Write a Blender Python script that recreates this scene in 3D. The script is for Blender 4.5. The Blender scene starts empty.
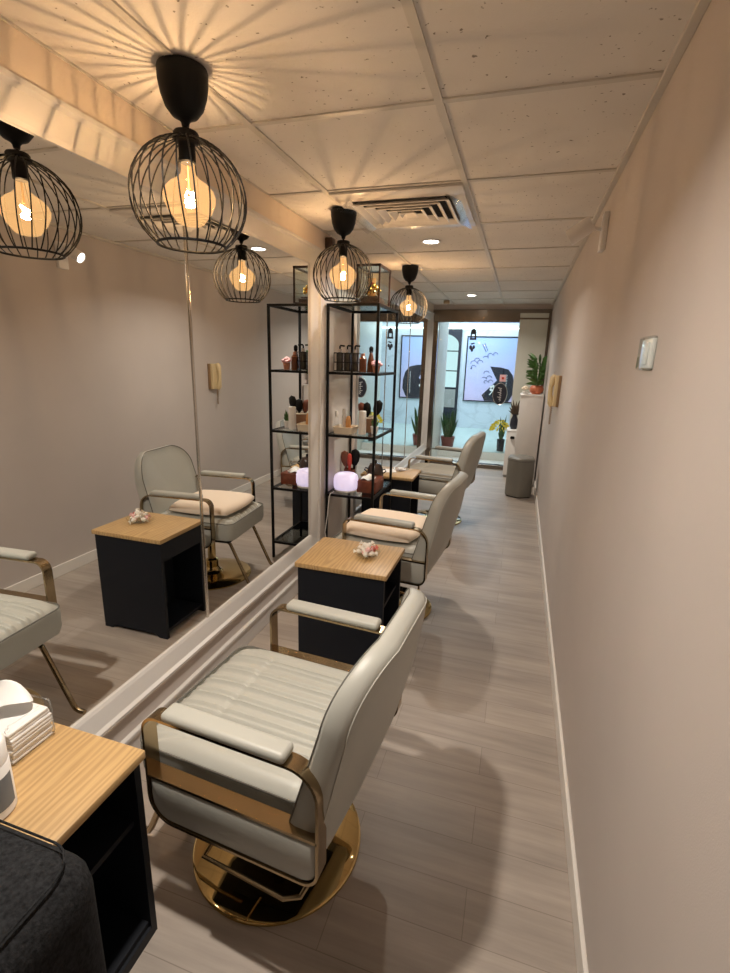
import bpy, bmesh, math, random
from mathutils import Vector, Matrix
random.seed(7)
C = bpy.context.scene.collection
PI = math.pi
R = math.radians
# ------------------------------------------------------------------ room numbers
H = 2.143          # ceiling height
XR = 0.286         # right wall
XL = -1.20         # left wall face
XM = -1.226        # mirror plane
YE = 6.85          # shop front
YB = -1.6          # rear end of the room

# ------------------------------------------------------------------ materials
def new_mat(name):
    m = bpy.data.materials.new(name); m.use_nodes = True
    nt = m.node_tree
    return m, nt, nt.nodes['Principled BSDF']

def pmat(name, col, rough=.5, metal=0., bump=0., bscale=200., var=0., vscale=6., spec=None, coat=0., sheen=0., emit=None, estr=0.):
    m, nt, b = new_mat(name)
    b.inputs['Base Color'].default_value = (*col, 1)
    b.inputs['Roughness'].default_value = rough
    b.inputs['Metallic'].default_value = metal
    if spec is not None: b.inputs['Specular IOR Level'].default_value = spec
    if coat: b.inputs['Coat Weight'].default_value = coat
    if sheen: b.inputs['Sheen Weight'].default_value = sheen
    if emit: 
        b.inputs['Emission Color'].default_value = (*emit, 1); b.inputs['Emission Strength'].default_value = estr
    tc = nt.nodes.new('ShaderNodeTexCoord')
    if var:
        n = nt.nodes.new('ShaderNodeTexNoise'); n.inputs['Scale'].default_value = vscale; n.inputs['Detail'].default_value = 4
        nt.links.new(tc.outputs['Object'], n.inputs['Vector'])
        r = nt.nodes.new('ShaderNodeValToRGB')
        r.color_ramp.elements[0].position = .3; r.color_ramp.elements[1].position = .7
        r.color_ramp.elements[0].color = (*[max(0, c*(1-var)) for c in col], 1)
        r.color_ramp.elements[1].color = (*[min(1, c*(1+var)) for c in col], 1)
        nt.links.new(n.outputs['Fac'], r.inputs['Fac']); nt.links.new(r.outputs['Color'], b.inputs['Base Color'])
    if bump:
        n = nt.nodes.new('ShaderNodeTexNoise'); n.inputs['Scale'].default_value = bscale; n.inputs['Detail'].default_value = 3
        nt.links.new(tc.outputs['Object'], n.inputs['Vector'])
        bp = nt.nodes.new('ShaderNodeBump'); bp.inputs['Strength'].default_value = bump; bp.inputs['Distance'].default_value = .002
        nt.links.new(n.outputs['Fac'], bp.inputs['Height']); nt.links.new(bp.outputs['Normal'], b.inputs['Normal'])
    return m

def emat(name, col, s):
    m = bpy.data.materials.new(name); m.use_nodes = True; nt = m.node_tree; nt.nodes.clear()
    e = nt.nodes.new('ShaderNodeEmission'); o = nt.nodes.new('ShaderNodeOutputMaterial')
    e.inputs['Color'].default_value = (*col, 1); e.inputs['Strength'].default_value = s
    nt.links.new(e.outputs[0], o.inputs['Surface']); return m

def glassmat(name, tint=(.97, .98, .98), gloss=.08, rough=.0, translucent=0., tcol=None):
    """thin sheet of glass: clear straight through with a mirror sheen that grows at grazing angles"""
    m = bpy.data.materials.new(name); m.use_nodes = True; nt = m.node_tree; nt.nodes.clear()
    o = nt.nodes.new('ShaderNodeOutputMaterial'); t = nt.nodes.new('ShaderNodeBsdfTransparent'); g = nt.nodes.new('ShaderNodeBsdfGlossy')
    t.inputs['Color'].default_value = (*tint, 1); g.inputs['Roughness'].default_value = rough
    lw = nt.nodes.new('ShaderNodeLayerWeight'); lw.inputs['Blend'].default_value = .5
    pw = nt.nodes.new('ShaderNodeMath'); pw.operation = 'POWER'; pw.inputs[1].default_value = 5.; nt.links.new(lw.outputs['Facing'], pw.inputs[0])
    ml = nt.nodes.new('ShaderNodeMath'); ml.operation = 'MULTIPLY_ADD'; ml.inputs[1].default_value = .7; ml.inputs[2].default_value = .03; nt.links.new(pw.outputs[0], ml.inputs[0])
    mx = nt.nodes.new('ShaderNodeMixShader')
    nt.links.new(ml.outputs[0], mx.inputs[0]); nt.links.new(t.outputs[0], mx.inputs[1]); nt.links.new(g.outputs[0], mx.inputs[2])
    last = mx
    if translucent:
        tr = nt.nodes.new('ShaderNodeBsdfTranslucent'); tr.inputs['Color'].default_value = (*(tcol or tint), 1)
        m2 = nt.nodes.new('ShaderNodeMixShader'); m2.inputs[0].default_value = translucent
        nt.links.new(mx.outputs[0], m2.inputs[1]); nt.links.new(tr.outputs[0], m2.inputs[2]); last = m2
    nt.links.new(last.outputs[0], o.inputs['Surface']); return m

def bulbmat(name, tint, glow, gs):
    m = glassmat(name, tint); nt = m.node_tree
    out = [n for n in nt.nodes if n.type == 'OUTPUT_MATERIAL'][0]; src = out.inputs['Surface'].links[0].from_socket
    e = nt.nodes.new('ShaderNodeEmission'); e.inputs['Color'].default_value = (*glow, 1); e.inputs['Strength'].default_value = gs
    a = nt.nodes.new('ShaderNodeAddShader'); nt.links.new(src, a.inputs[0]); nt.links.new(e.outputs[0], a.inputs[1]); nt.links.new(a.outputs[0], out.inputs['Surface'])
    m.cycles.emission_sampling = 'NONE'
    return m

def floor_mat():
    m, nt, b = new_mat('wood_plank_floor'); L = nt.links.new
    tc = nt.nodes.new('ShaderNodeTexCoord')
    br = nt.nodes.new('ShaderNodeTexBrick'); br.offset = .37; br.offset_frequency = 2
    br.inputs['Scale'].default_value = 1.; br.inputs['Brick Width'].default_value = .92; br.inputs['Row Height'].default_value = .135
    br.inputs['Mortar Size'].default_value = .0012; br.inputs['Bias'].default_value = 0.
    br.inputs['Color1'].default_value = (.345, .295, .255, 1); br.inputs['Color2'].default_value = (.39, .335, .29, 1); br.inputs['Mortar'].default_value = (.25, .21, .18, 1)
    L(tc.outputs['Object'], br.inputs['Vector'])
    mp = nt.nodes.new('ShaderNodeMapping'); mp.inputs['Scale'].default_value = (2.2, 30, 1); L(tc.outputs['Object'], mp.inputs['Vector'])
    n = nt.nodes.new('ShaderNodeTexNoise'); n.inputs['Scale'].default_value = 1.; n.inputs['Detail'].default_value = 7; n.inputs['Roughness'].default_value = .62; L(mp.outputs[0], n.inputs['Vector'])
    mp2 = nt.nodes.new('ShaderNodeMapping'); mp2.inputs['Scale'].default_value = (1.6, 7, 1); L(tc.outputs['Object'], mp2.inputs['Vector'])
    n2 = nt.nodes.new('ShaderNodeTexNoise'); n2.inputs['Scale'].default_value = 1.; n2.inputs['Detail'].default_value = 3; L(mp2.outputs[0], n2.inputs['Vector'])
    r = nt.nodes.new('ShaderNodeMapRange'); r.inputs['From Min'].default_value = .3; r.inputs['From Max'].default_value = .7; r.inputs['To Min'].default_value = .82; r.inputs['To Max'].default_value = 1.12; L(n.outputs['Fac'], r.inputs['Value'])
    r2 = nt.nodes.new('ShaderNodeMapRange'); r2.inputs['From Min'].default_value = .3; r2.inputs['From Max'].default_value = .7; r2.inputs['To Min'].default_value = .86; r2.inputs['To Max'].default_value = 1.12; L(n2.outputs['Fac'], r2.inputs['Value'])
    mu = nt.nodes.new('ShaderNodeMath'); mu.operation = 'MULTIPLY'; L(r.outputs[0], mu.inputs[0]); L(r2.outputs[0], mu.inputs[1])
    mix = nt.nodes.new('ShaderNodeVectorMath'); mix.operation = 'SCALE'; L(br.outputs['Color'], mix.inputs[0]); L(mu.outputs[0], mix.inputs['Scale'])
    L(mix.outputs[0], b.inputs['Base Color'])
    b.inputs['Roughness'].default_value = .42
    bp = nt.nodes.new('ShaderNodeBump'); bp.inputs['Strength'].default_value = .12; bp.inputs['Distance'].default_value = .002
    L(n.outputs['Fac'], bp.inputs['Height']); L(bp.outputs['Normal'], b.inputs['Normal'])
    return m

def oak_mat(name, c1, c2, rough=.42):
    m, nt, b = new_mat(name); L = nt.links.new
    tc = nt.nodes.new('ShaderNodeTexCoord')
    mp = nt.nodes.new('ShaderNodeMapping'); mp.inputs['Scale'].default_value = (1., .13, 1.); mp.inputs['Location'].default_value = (.07, .004, .03); L(tc.outputs['Object'], mp.inputs['Vector'])
    w = nt.nodes.new('ShaderNodeTexWave'); w.wave_type = 'RINGS'; w.rings_direction = 'Z'
    w.inputs['Scale'].default_value = 19.; w.inputs['Distortion'].default_value = 9.; w.inputs['Detail'].default_value = 3; w.inputs['Detail Scale'].default_value = 1.1
    L(mp.outputs[0], w.inputs['Vector'])
    mp2 = nt.nodes.new('ShaderNodeMapping'); mp2.inputs['Scale'].default_value = (210, 9, 60); L(tc.outputs['Object'], mp2.inputs['Vector'])
    n = nt.nodes.new('ShaderNodeTexNoise'); n.inputs['Scale'].default_value = 1.; n.inputs['Detail'].default_value = 2; L(mp2.outputs[0], n.inputs['Vector'])
    mx = nt.nodes.new('ShaderNodeMath'); mx.operation = 'MULTIPLY_ADD'; mx.inputs[1].default_value = .42; L(w.outputs['Fac'], mx.inputs[0])
    m3 = nt.nodes.new('ShaderNodeMath'); m3.operation = 'MULTIPLY'; m3.inputs[1].default_value = .62; L(n.outputs['Fac'], m3.inputs[0]); L(m3.outputs[0], mx.inputs[2])
    r = nt.nodes.new('ShaderNodeValToRGB'); r.color_ramp.elements[0].color = (*c1, 1); r.color_ramp.elements[1].color = (*c2, 1)
    r.color_ramp.elements[0].position = .15; r.color_ramp.elements[1].position = .75
    L(mx.outputs[0], r.inputs['Fac']); L(r.outputs['Color'], b.inputs['Base Color']); b.inputs['Roughness'].default_value = rough
    return m

def tile_mat():
    m, nt, b = new_mat('mineral_fibre_tile'); L = nt.links.new
    tc = nt.nodes.new('ShaderNodeTexCoord')
    n = nt.nodes.new('ShaderNodeTexNoise'); n.inputs['Scale'].default_value = 55; n.inputs['Detail'].default_value = 2; L(tc.outputs['Object'], n.inputs['Vector'])
    r = nt.nodes.new('ShaderNodeValToRGB'); r.color_ramp.elements[0].position = .27; r.color_ramp.elements[1].position = .315
    r.color_ramp.elements[0].color = (.24, .21, .17, 1); r.color_ramp.elements[1].color = (.74, .70, .65, 1); L(n.outputs['Fac'], r.inputs['Fac'])
    n2 = nt.nodes.new('ShaderNodeTexNoise'); n2.inputs['Scale'].default_value = 2.2; n2.inputs['Detail'].default_value = 3; L(tc.outputs['Object'], n2.inputs['Vector'])
    r2 = nt.nodes.new('ShaderNodeMapRange'); r2.inputs['From Min'].default_value = .3; r2.inputs['From Max'].default_value = .7; r2.inputs['To Min'].default_value = .93; r2.inputs['To Max'].default_value = 1.05; L(n2.outputs['Fac'], r2.inputs['Value'])
    s = nt.nodes.new('ShaderNodeVectorMath'); s.operation = 'SCALE'; L(r.outputs['Color'], s.inputs[0]); L(r2.outputs[0], s.inputs['Scale']); L(s.outputs[0], b.inputs['Base Color'])
    n3 = nt.nodes.new('ShaderNodeTexNoise'); n3.inputs['Scale'].default_value = 160; n3.inputs['Detail'].default_value = 2; L(tc.outputs['Object'], n3.inputs['Vector'])
    bp = nt.nodes.new('ShaderNodeBump'); bp.inputs['Strength'].default_value = .25; bp.inputs['Distance'].default_value = .002; L(n3.outputs['Fac'], bp.inputs['Height']); L(bp.outputs[0], b.inputs['Normal'])
    b.inputs['Roughness'].default_value = .9
    return m

def marble_mat():
    m, nt, b = new_mat('white_veined_marble'); L = nt.links.new
    tc = nt.nodes.new('ShaderNodeTexCoord')
    n = nt.nodes.new('ShaderNodeTexNoise'); n.inputs['Scale'].default_value = 1.4; n.inputs['Detail'].default_value = 6; n.inputs['Distortion'].default_value = 1.2; L(tc.outputs['Object'], n.inputs['Vector'])
    r = nt.nodes.new('ShaderNodeValToRGB'); e = r.color_ramp.elements
    e[0].position = .44; e[0].color = (.70, .76, .84, 1); e[1].position = .515; e[1].color = (.70, .76, .84, 1)
    x = e.new(.485); x.color = (.60, .66, .73, 1)
    L(n.outputs['Fac'], r.inputs['Fac']); L(r.outputs['Color'], b.inputs['Base Color']); b.inputs['Roughness'].default_value = .25
    return m

def poster_mat():
    m, nt, b = new_mat('printed_poster'); L = nt.links.new
    tc = nt.nodes.new('ShaderNodeTexCoord'); sp = nt.nodes.new('ShaderNodeSeparateXYZ'); L(tc.outputs['Object'], sp.inputs[0])
    r = nt.nodes.new('ShaderNodeValToRGB'); e = r.color_ramp.elements
    e[0].position = 0; e[0].color = (.72, .60, .86, 1); e[1].position = 1; e[1].color = (.42, .56, .90, 1)
    n = nt.nodes.new('ShaderNodeTexNoise'); n.inputs['Scale'].default_value = 3; n.inputs['Detail'].default_value = 4; L(tc.outputs['Object'], n.inputs['Vector'])
    mr = nt.nodes.new('ShaderNodeMapRange'); mr.inputs['From Min'].default_value = -.6; mr.inputs['From Max'].default_value = .6; L(sp.outputs['Z'], mr.inputs['Value'])
    ad = nt.nodes.new('ShaderNodeMath'); ad.operation = 'MULTIPLY_ADD'; ad.inputs[1].default_value = .5; L(n.outputs['Fac'], ad.inputs[0])
    sb = nt.nodes.new('ShaderNodeMath'); sb.operation = 'SUBTRACT'; sb.inputs[1].default_value = .25; L(mr.outputs[0], sb.inputs[0]); L(sb.outputs[0], ad.inputs[2])
    L(ad.outputs[0], r.inputs['Fac']); L(r.outputs['Color'], b.inputs['Base Color']); b.inputs['Roughness'].default_value = .35
    return m

M = {}
M['floor'] = floor_mat()
M['tile'] = tile_mat()
M['tbar'] = pmat('ceiling_bar', (.58, .54, .48), .5)
M['wall'] = pmat('wall_paint', (.55, .49, .455), .75, bump=.15, bscale=350, var=.03, vscale=2.5)
M['wall_left'] = pmat('left_wall_paint', (.64, .58, .54), .7, bump=.1, bscale=300)
M['cream'] = pmat('cream_panel', (.70, .60, .50), .6, bump=.06, bscale=60)
M['frame_white'] = pmat('white_gloss_trim', (.66, .64, .62), .35)
M['base'] = pmat('white_skirting', (.78, .74, .69), .45)
M['mirror'] = pmat('silvered_mirror', (.90, .91, .895), .0, 1.)
M['chrome'] = pmat('chrome_strip', (.7, .66, .6), .15, 1.)
M['goldstrip'] = pmat('gold_strip', (.62, .45, .22), .25, 1.)
M['leather'] = pmat('sage_leather', (.40, .398, .36), .42, bump=.18, bscale=420, var=.02)
M['piping'] = pmat('dark_piping', (.12, .115, .10), .6)
M['stitch'] = pmat('pale_stitching', (.52, .51, .46), .6)
M['gold'] = pmat('brushed_gold', (.40, .305, .185), .22, 1., bump=.05, bscale=500)
M['goldpol'] = pmat('polished_gold', (.58, .44, .21), .05, 1.)
M['oak'] = oak_mat('light_oak', (.36, .22, .095), (.53, .35, .16))
M['navy'] = pmat('navy_laminate', (.007, .009, .014), .5, bump=.05, bscale=150, spec=.25)
M['black'] = pmat('black_metal', (.006, .006, .006), .5, spec=.2)
M['blackpl'] = pmat('black_plastic', (.005, .005, .005), .55, spec=.2)
M['felt'] = pmat('charcoal_felt', (.016, .0165, .018), .95, bump=.8, bscale=260, var=.5, vscale=160, spec=.1)
M['bulb'] = bulbmat('amber_glass', (.98, .86, .66), (1., .58, .25), .36)
M['filament'] = emat('hot_filament', (1., .62, .25), 160.)
M['filament'].cycles.emission_sampling = 'NONE'
M['brass'] = pmat('brass_cap', (.75, .5, .2), .3, 1.)
M['glass'] = glassmat('clear_glass', (.96, .985, .975))
M['smoke'] = glassmat('smoked_glass', (.45, .47, .46))
M['wrap'] = glassmat('clear_wrap', (.96, .96, .96), rough=.06)
M['steel'] = pmat('stainless_steel', (.22, .185, .155), .2, 1., bump=.04, bscale=300)
M['frost'] = pmat('frosted_film', (.66, .67, .60), .18, var=.02)
M['white'] = pmat('white_paint', (.82, .80, .78), .45)
M['paper'] = pmat('white_paper', (.88, .87, .86), .9)
M['cushion'] = pmat('beige_cushion', (.78, .66, .54), .85, bump=.2, bscale=300)
M['marble'] = marble_mat()
M['teal'] = pmat('pale_turquoise_floor', (.52, .63, .60), .25)
M['poster'] = poster_mat()
M['ink'] = pmat('dark_ink', (.020, .022, .035), .4)
M['inkline'] = pmat('blue_ink', (.12, .14, .28), .5)
M['led'] = emat('led_strip', (.80, 1., .98), 5.)
M['down'] = emat('downlight_lens', (1., .93, .82), 14.)
M['pane'] = emat('lit_pane', (.62, .90, .95), 1.0)
M['ivory'] = pmat('ivory_plastic', (.66, .52, .30), .4)
M['ivorydark'] = pmat('brown_plastic', (.26, .16, .08), .4)
M['switch'] = pmat('white_switch', (.88, .90, .90), .3)
M['leaf'] = pmat('green_leaf', (.07, .17, .04), .45, var=.35, vscale=18)
M['leafdark'] = pmat('dark_leaf', (.05, .12, .04), .45, var=.4, vscale=18)
M['terracotta'] = pmat('terracotta', (.52, .15, .07), .45)
M['maroon'] = pmat('maroon_pot', (.20, .05, .04), .5)
M['pink'] = pmat('pink_petal', (.85, .50, .52), .6)
M['yellow'] = pmat('yellow_petal', (.90, .68, .05), .6)
M['soil'] = pmat('soil', (.04, .03, .02), .9)
M['humid'] = pmat('lilac_lit_plastic', (.85, .80, .95), .4, emit=(.80, .70, 1.), estr=.55)
M['wood_dark'] = pmat('reddish_wood', (.17, .045, .022), .35, var=.3, vscale=20)
M['wood_case'] = pmat('dark_case_wood', (.045, .018, .010), .35, var=.3, vscale=30)
M['goldfig'] = pmat('gilded', (.95, .60, .14), .25, 1.)
M['amber'] = pmat('amber_bottle', (.13, .045, .02), .15)
M['wicker'] = pmat('cream_wicker', (.78, .68, .54), .8, bump=.6, bscale=120)
M['caddy'] = pmat('smoke_bottle', (.06, .055, .05), .2)
M['copper'] = pmat('rose_copper', (.55, .25, .16), .3, .6)
M['orange'] = pmat('orange_liquid', (.75, .38, .14), .2)
M['red'] = pmat('red_plastic', (.55, .05, .03), .4)
M['label'] = pmat('slate_label', (.16, .19, .23), .5)
M['candyw'] = pmat('cream_wrapper', (.85, .80, .72), .35)
M['candyr'] = pmat('red_wrapper', (.62, .16, .12), .35)
M['candyp'] = pmat('pink_wrapper', (.80, .48, .46), .35)
M['ventshade'] = pmat('duct_shade', (.03, .028, .025), .9)  # near-black colour standing in for the unlit inside of the duct
M['ventpl'] = pmat('vent_plastic', (.70, .66, .61), .3)
M['grey'] = pmat('grey_kerb', (.32, .31, .29), .6)

# ------------------------------------------------------------------ mesh helpers
def bx(bm, c, s, bev=0., seg=2, rot=None):
    r = bmesh.ops.create_cube(bm, size=1.)
    vs = r['verts']
    bmesh.ops.scale(bm, vec=s, verts=vs)
    if bev:
        es = list({e for v in vs for e in v.link_edges})
        rb = bmesh.ops.bevel(bm, geom=es, offset=min(bev, min(s)*.49), segments=seg, profile=.5, affect='EDGES')
        vs = list({v for f in rb['faces'] for v in f.verts} | {v for v in vs if v.is_valid})
    if rot: bmesh.ops.transform(bm, matrix=rot.to_4x4(), verts=vs)
    bmesh.ops.translate(bm, vec=c, verts=vs)
    return vs

def bx2(bm, lo, hi, bev=0., seg=2):
    return bx(bm, [(a+b)/2 for a, b in zip(lo, hi)], [abs(b-a) for a, b in zip(lo, hi)], bev, seg)

def lathe(bm, prof, c=(0, 0, 0), n=32, mtx=None):
    rings = []
    for r, z in prof:
        if r < 1e-6:
            rings.append([bm.verts.new((0, 0, z))])
        else:
            rings.append([bm.verts.new((r*math.cos(2*PI*i/n), r*math.sin(2*PI*i/n), z)) for i in range(n)])
    for a, b in zip(rings, rings[1:]):
        for i in range(n):
            j = (i+1) % n
            if len(a) == 1 and len(b) == 1: continue
            if len(a) == 1: bm.faces.new((a[0], b[i], b[j]))
            elif len(b) == 1: bm.faces.new((a[i], a[j], b[0]))
            else: bm.faces.new((a[i], a[j], b[j], b[i]))
    vs = [v for g in rings for v in g]
    if mtx: bmesh.ops.transform(bm, matrix=mtx, verts=vs)
    bmesh.ops.translate(bm, vec=c, verts=vs)
    return vs

def tube(bm, pts, r, n=8, closed=False, caps=True):
    pts = [Vector(p) for p in pts]; N = len(pts); rings = []
    up = None
    for i, p in enumerate(pts):
        if closed: t = pts[(i+1) % N]-pts[i-1]
        else: t = pts[min(i+1, N-1)]-pts[max(i-1, 0)]
        t.normalize()
        if up is None:
            up = Vector((0, 0, 1)) if abs(t.z) < .9 else Vector((1, 0, 0))
        a = t.cross(up)
        if a.length < 1e-4: a = t.cross(Vector((0, 1, 0)))
        a.normalize(); b = a.cross(t).normalized(); up = b
        rr = r[i] if isinstance(r, (list, tuple)) else r
        rings.append([bm.verts.new(p+a*rr*math.cos(2*PI*k/n)+b*rr*math.sin(2*PI*k/n)) for k in range(n)])
    for i in range(N if closed else N-1):
        A, B = rings[i], rings[(i+1) % N]
        for k in range(n):
            l = (k+1) % n
            bm.faces.new((A[k], A[l], B[l], B[k]))
    if caps and not closed:
        bm.faces.new(rings[0][::-1]); bm.faces.new(rings[-1])

def rrect(x0, x1, z0, z1, r, n=6):
    """rounded rectangle, r = (low-x low-z, high-x low-z, high-x high-z, low-x high-z)"""
    out = []
    for (cx, cz, a0, rr) in ((x0+r[0], z0+r[0], 180, r[0]), (x1-r[1], z0+r[1], 270, r[1]), (x1-r[2], z1-r[2], 0, r[2]), (x0+r[3], z1-r[3], 90, r[3])):
        for k in range(n+1):
            a = R(a0+90*k/n); out.append((cx+rr*math.cos(a), cz+rr*math.sin(a)))
    return out

def loft(bm, loops, closed_ends=True):
    rings = [[bm.verts.new(p) for p in l] for l in loops]
    n = len(rings[0])
    for a, b in zip(rings, rings[1:]):
        for i in range(n):
            j = (i+1) % n; bm.faces.new((a[i], a[j], b[j], b[i]))
    if closed_ends:
        bm.faces.new(rings[0][::-1]); bm.faces.new(rings[-1])
    return rings

def prism(bm, poly, h0, h1, axis='y'):
    f = {'y': lambda p, h: (p[0], h, p[1]), 'z': lambda p, h: (p[0], p[1], h), 'x': lambda p, h: (h, p[0], p[1])}[axis]
    loft(bm, [[f(p, h0) for p in poly], [f(p, h1) for p in poly]])

def blade(bm, base, tip, w, bend=(0, 0, 0), n=7, fold=.25):
    base, tip, bend = Vector(base), Vector(tip), Vector(bend)
    d = (tip-base); s = d.cross(Vector((.3, .9, .1))); s = s.normalized() if s.length > 1e-5 else Vector((1, 0, 0))
    nrm = s.cross(d).normalized(); rows = []
    for i in range(n+1):
        t = i/n; p = base.lerp(tip, t)+bend*(t*t)
        ww = w*math.sin(PI*min(1, .18+.82*t))**.8 if i < n else .0005
        rows.append([bm.verts.new(p-s*ww), bm.verts.new(p+nrm*ww*fold), bm.verts.new(p+s*ww)])
    for a, b in zip(rows, rows[1:]):
        for k in (0, 1): bm.faces.new((a[k], a[k+1], b[k+1], b[k]))

def obj(name, bm, mat, parent=None, smooth=True, ang=38, loc=None):
    bmesh.ops.remove_doubles(bm, verts=bm.verts, dist=1e-6)
    bmesh.ops.recalc_face_normals(bm, faces=bm.faces)
    me = bpy.data.meshes.new(name); bm.to_mesh(me); bm.free()
    me.materials.append(mat if not isinstance(mat, str) else M[mat])
    if smooth:
        me.shade_smooth(); me.set_sharp_from_angle(angle=R(ang))
    o = bpy.data.objects.new(name, me); C.objects.link(o)
    if parent: o.parent = parent
    if loc: o.location = loc
    return o

def B(): return bmesh.new()

def tag(o, label, cat, group=None, kind=None):
    o['label'] = label; o['category'] = cat
    if group: o['group'] = group
    if kind: o['kind'] = kind
    return o

def thing(name, label, cat, loc=(0, 0, 0), rz=0., group=None):
    o = bpy.data.objects.new(name, None); C.objects.link(o); o.empty_display_size = .1
    o.location = loc; o.rotation_euler = (0, 0, rz)
    return tag(o, label, cat, group)

def struct(name, bm, mat, label=None, smooth=False):
    o = obj(name, bm, mat, smooth=smooth); o['kind'] = 'structure'
    if label: o['label'] = label
    return o

def dup(o, loc=None, rz=None, label=None, parent=None):
    c = o.copy(); C.objects.link(c)
    if parent: c.parent = parent
    for ch in o.children: dup(ch, parent=c)
    if loc is not None: c.location = loc
    if rz is not None: c.rotation_euler = (0, 0, rz)
    if label: c['label'] = label
    return c

def onebox(lo, hi, bev=0.):
    bm = B(); bx2(bm, lo, hi, bev); return bm

# ------------------------------------------------------------------ the room
struct('floor', onebox((-1.5, YB-.1, -.05), (XR+.1, 7.02, 0)), 'floor', 'greyish wood plank floor')
struct('ceiling', onebox((XL-.1, YB-.1, H), (XR+.1, 7.02, H+.05)), 'tile', 'speckled ceiling tiles')
bm = B()
XA, XB, Y0, TB = -.305, -.919, 1.6135, .66
for x in (XA, XB): bx2(bm, (x-.012, YB, H-.006), (x+.012, 7.0, H))
for k in range(-5, 9):
    y = Y0+TB*k
    if YB < y < 6.95: bx2(bm, (XL, y-.011, H-.0052), (XR, y+.011, H))
bx2(bm, (XR-.022, YB, H-.014), (XR, 7.0, H), .002)
bx2(bm, (XL, YB, H-.006), (XL+.006, 7.0, H))
struct('trim_1', bm, 'tbar', 'ceiling grid bars')
struct('wall_right', onebox((XR, YB, 0), (XR+.1, 7.02, H)), 'wall', 'long plain greige wall')
struct('wall_rear', onebox((XL-.1, YB-.1, 0), (XR+.1, YB, H)), 'wall')
# left wall with the two mirror recesses
MY0, MY1, MZ0, MZ1 = -.6, 2.79, .285, 1.94
NY0, NY1 = 3.63, 6.77
bm = B()
bx2(bm, (XL-.1, YB, 0), (XL, YE+.15, .20))
struct('wall_left', bm, 'wall_left', 'left wall under and between the mirrors')
bm = B(); bx2(bm, (XL-.1, YB, 2.034), (XL, YE+.15, H)); struct('trim_2', bm, 'cream', 'cream header panel above the mirrors')
bm = B(); bx2(bm, (XL-.1, 2.875, .20), (XL, 3.60, 2.034)); bx2(bm, (XL-.1, YB, .20), (XL, MY0-.08, 2.034)); bx2(bm, (XL-.1, 6.79, .2), (XL, YE+.15, 2.034))
struct('trim_3', bm, 'wall_left', 'pale wall panel behind the shelf rack')
bm = B(); bx2(bm, (XR-.012, YB, 0), (XR, 6.8, .075), .003); struct('baseboard_right', bm, 'base')
bm = B(); bx2(bm, (XL, YB, 0), (XL+.012, 6.74, .095), .003); bx2(bm, (XL, YB, .095), (XL+.02, 6.74, .112), .004); struct('baseboard_left', bm, 'frame_white')

def big_mirror(name, label, y0, y1, seams, fw, fm):
    t = thing(name, label, 'mirror', (XM, (y0+y1)/2, MZ0))
    yc = (y0+y1)/2; h = MZ1-MZ0
    def P(y, z): return (y-yc, z-MZ0)
    bm = B(); bx2(bm, (-.012, y0-yc-.01, -.01), (0, y1-yc+.01, h+.01)); obj('mirror_pane', bm, 'mirror', t, smooth=False)
    # splayed picture frame: loops running from the glass edge forward to the wall face and out
    bm = B(); loops = []
    for dx, o in ((-.012, 0), (.006, 0), (.012, .010), (.030, .062), (.042, .070), (.042, .082), (.016, .084), (-.012, .084)):
        a, b, c, d = y0-yc-o*fw, y1-yc+o*fw, -o, h+o*1.13
        loops.append([(dx, a, c), (dx, b, c), (dx, b, d), (dx, a, d)])
    loft(bm, loops, False); obj('frame', bm, fm, t, smooth=False)
    bm = B()
    for z in (-.0885,): bx2(bm, (.020, y0-yc, z-.004), (.034, y1-yc, z+.004), .001)
    obj('gold_strip', bm, 'goldstrip', t)
    for s in seams:
        bm = B(); bx2(bm, (0, s-yc-.006, 0), (.004, s-yc+.006, h), .001); obj('seam_strip', bm, 'chrome', t)
    return t
big_mirror('wall_mirror', 'huge white-framed wall mirror beside the near styling chairs', MY0, MY1, (1.664,), 1., 'frame_white')
big_mirror('wall_mirror', 'farther wall mirror behind the black shelf rack, showing the shop front', NY0, NY1, (4.55, 5.55), .15, 'frame_white')

# ------------------------------------------------------------------ shop front
bm = B()
bx2(bm, (XL, YE-.06, 0), (XL+.075, YE+.05, 2.08), .004)
bx2(bm, (XR-.06, YE-.06, 0), (XR, YE+.05, 2.08), .004)
bx2(bm, (XL, YE-.07, 1.925), (XR, YE+.05, 2.08), .004)
bx2(bm, (XL, YE-.06, 0), (XR, YE+.05, .055), .004)
struct('trim_4', bm, 'steel', 'stainless steel shop front frame')
struct('wall_front', onebox((XL-.1, YE-.05, 2.08), (XR+.1, YE+.1, H)), 'wall')
bm = B(); bx2(bm, (XL+.075, YE-.006, .055), (-.02, YE+.004, 1.925)); struct('window_1', bm, 'glass', 'clear shop front glass')
bm = B(); bx2(bm, (-.09, YE-.115, .03), (XR-.035, YE-.095, 2.03), .002); o = struct('door_1', bm, 'frost', 'sliding door leaf with frosted film')
bm = B(); bx2(bm, (-.09, YE-.122, 1.955), (XR-.035, YE-.09, 1.975)); p = obj('door_rail', bm, 'steel', o, smooth=False)
bm = B(); bx2(bm, (-.09, YE-.118, 0), (XR-.035, YE-.092, .03)); obj('bottom_rail', bm, 'steel', o, smooth=False)

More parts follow.
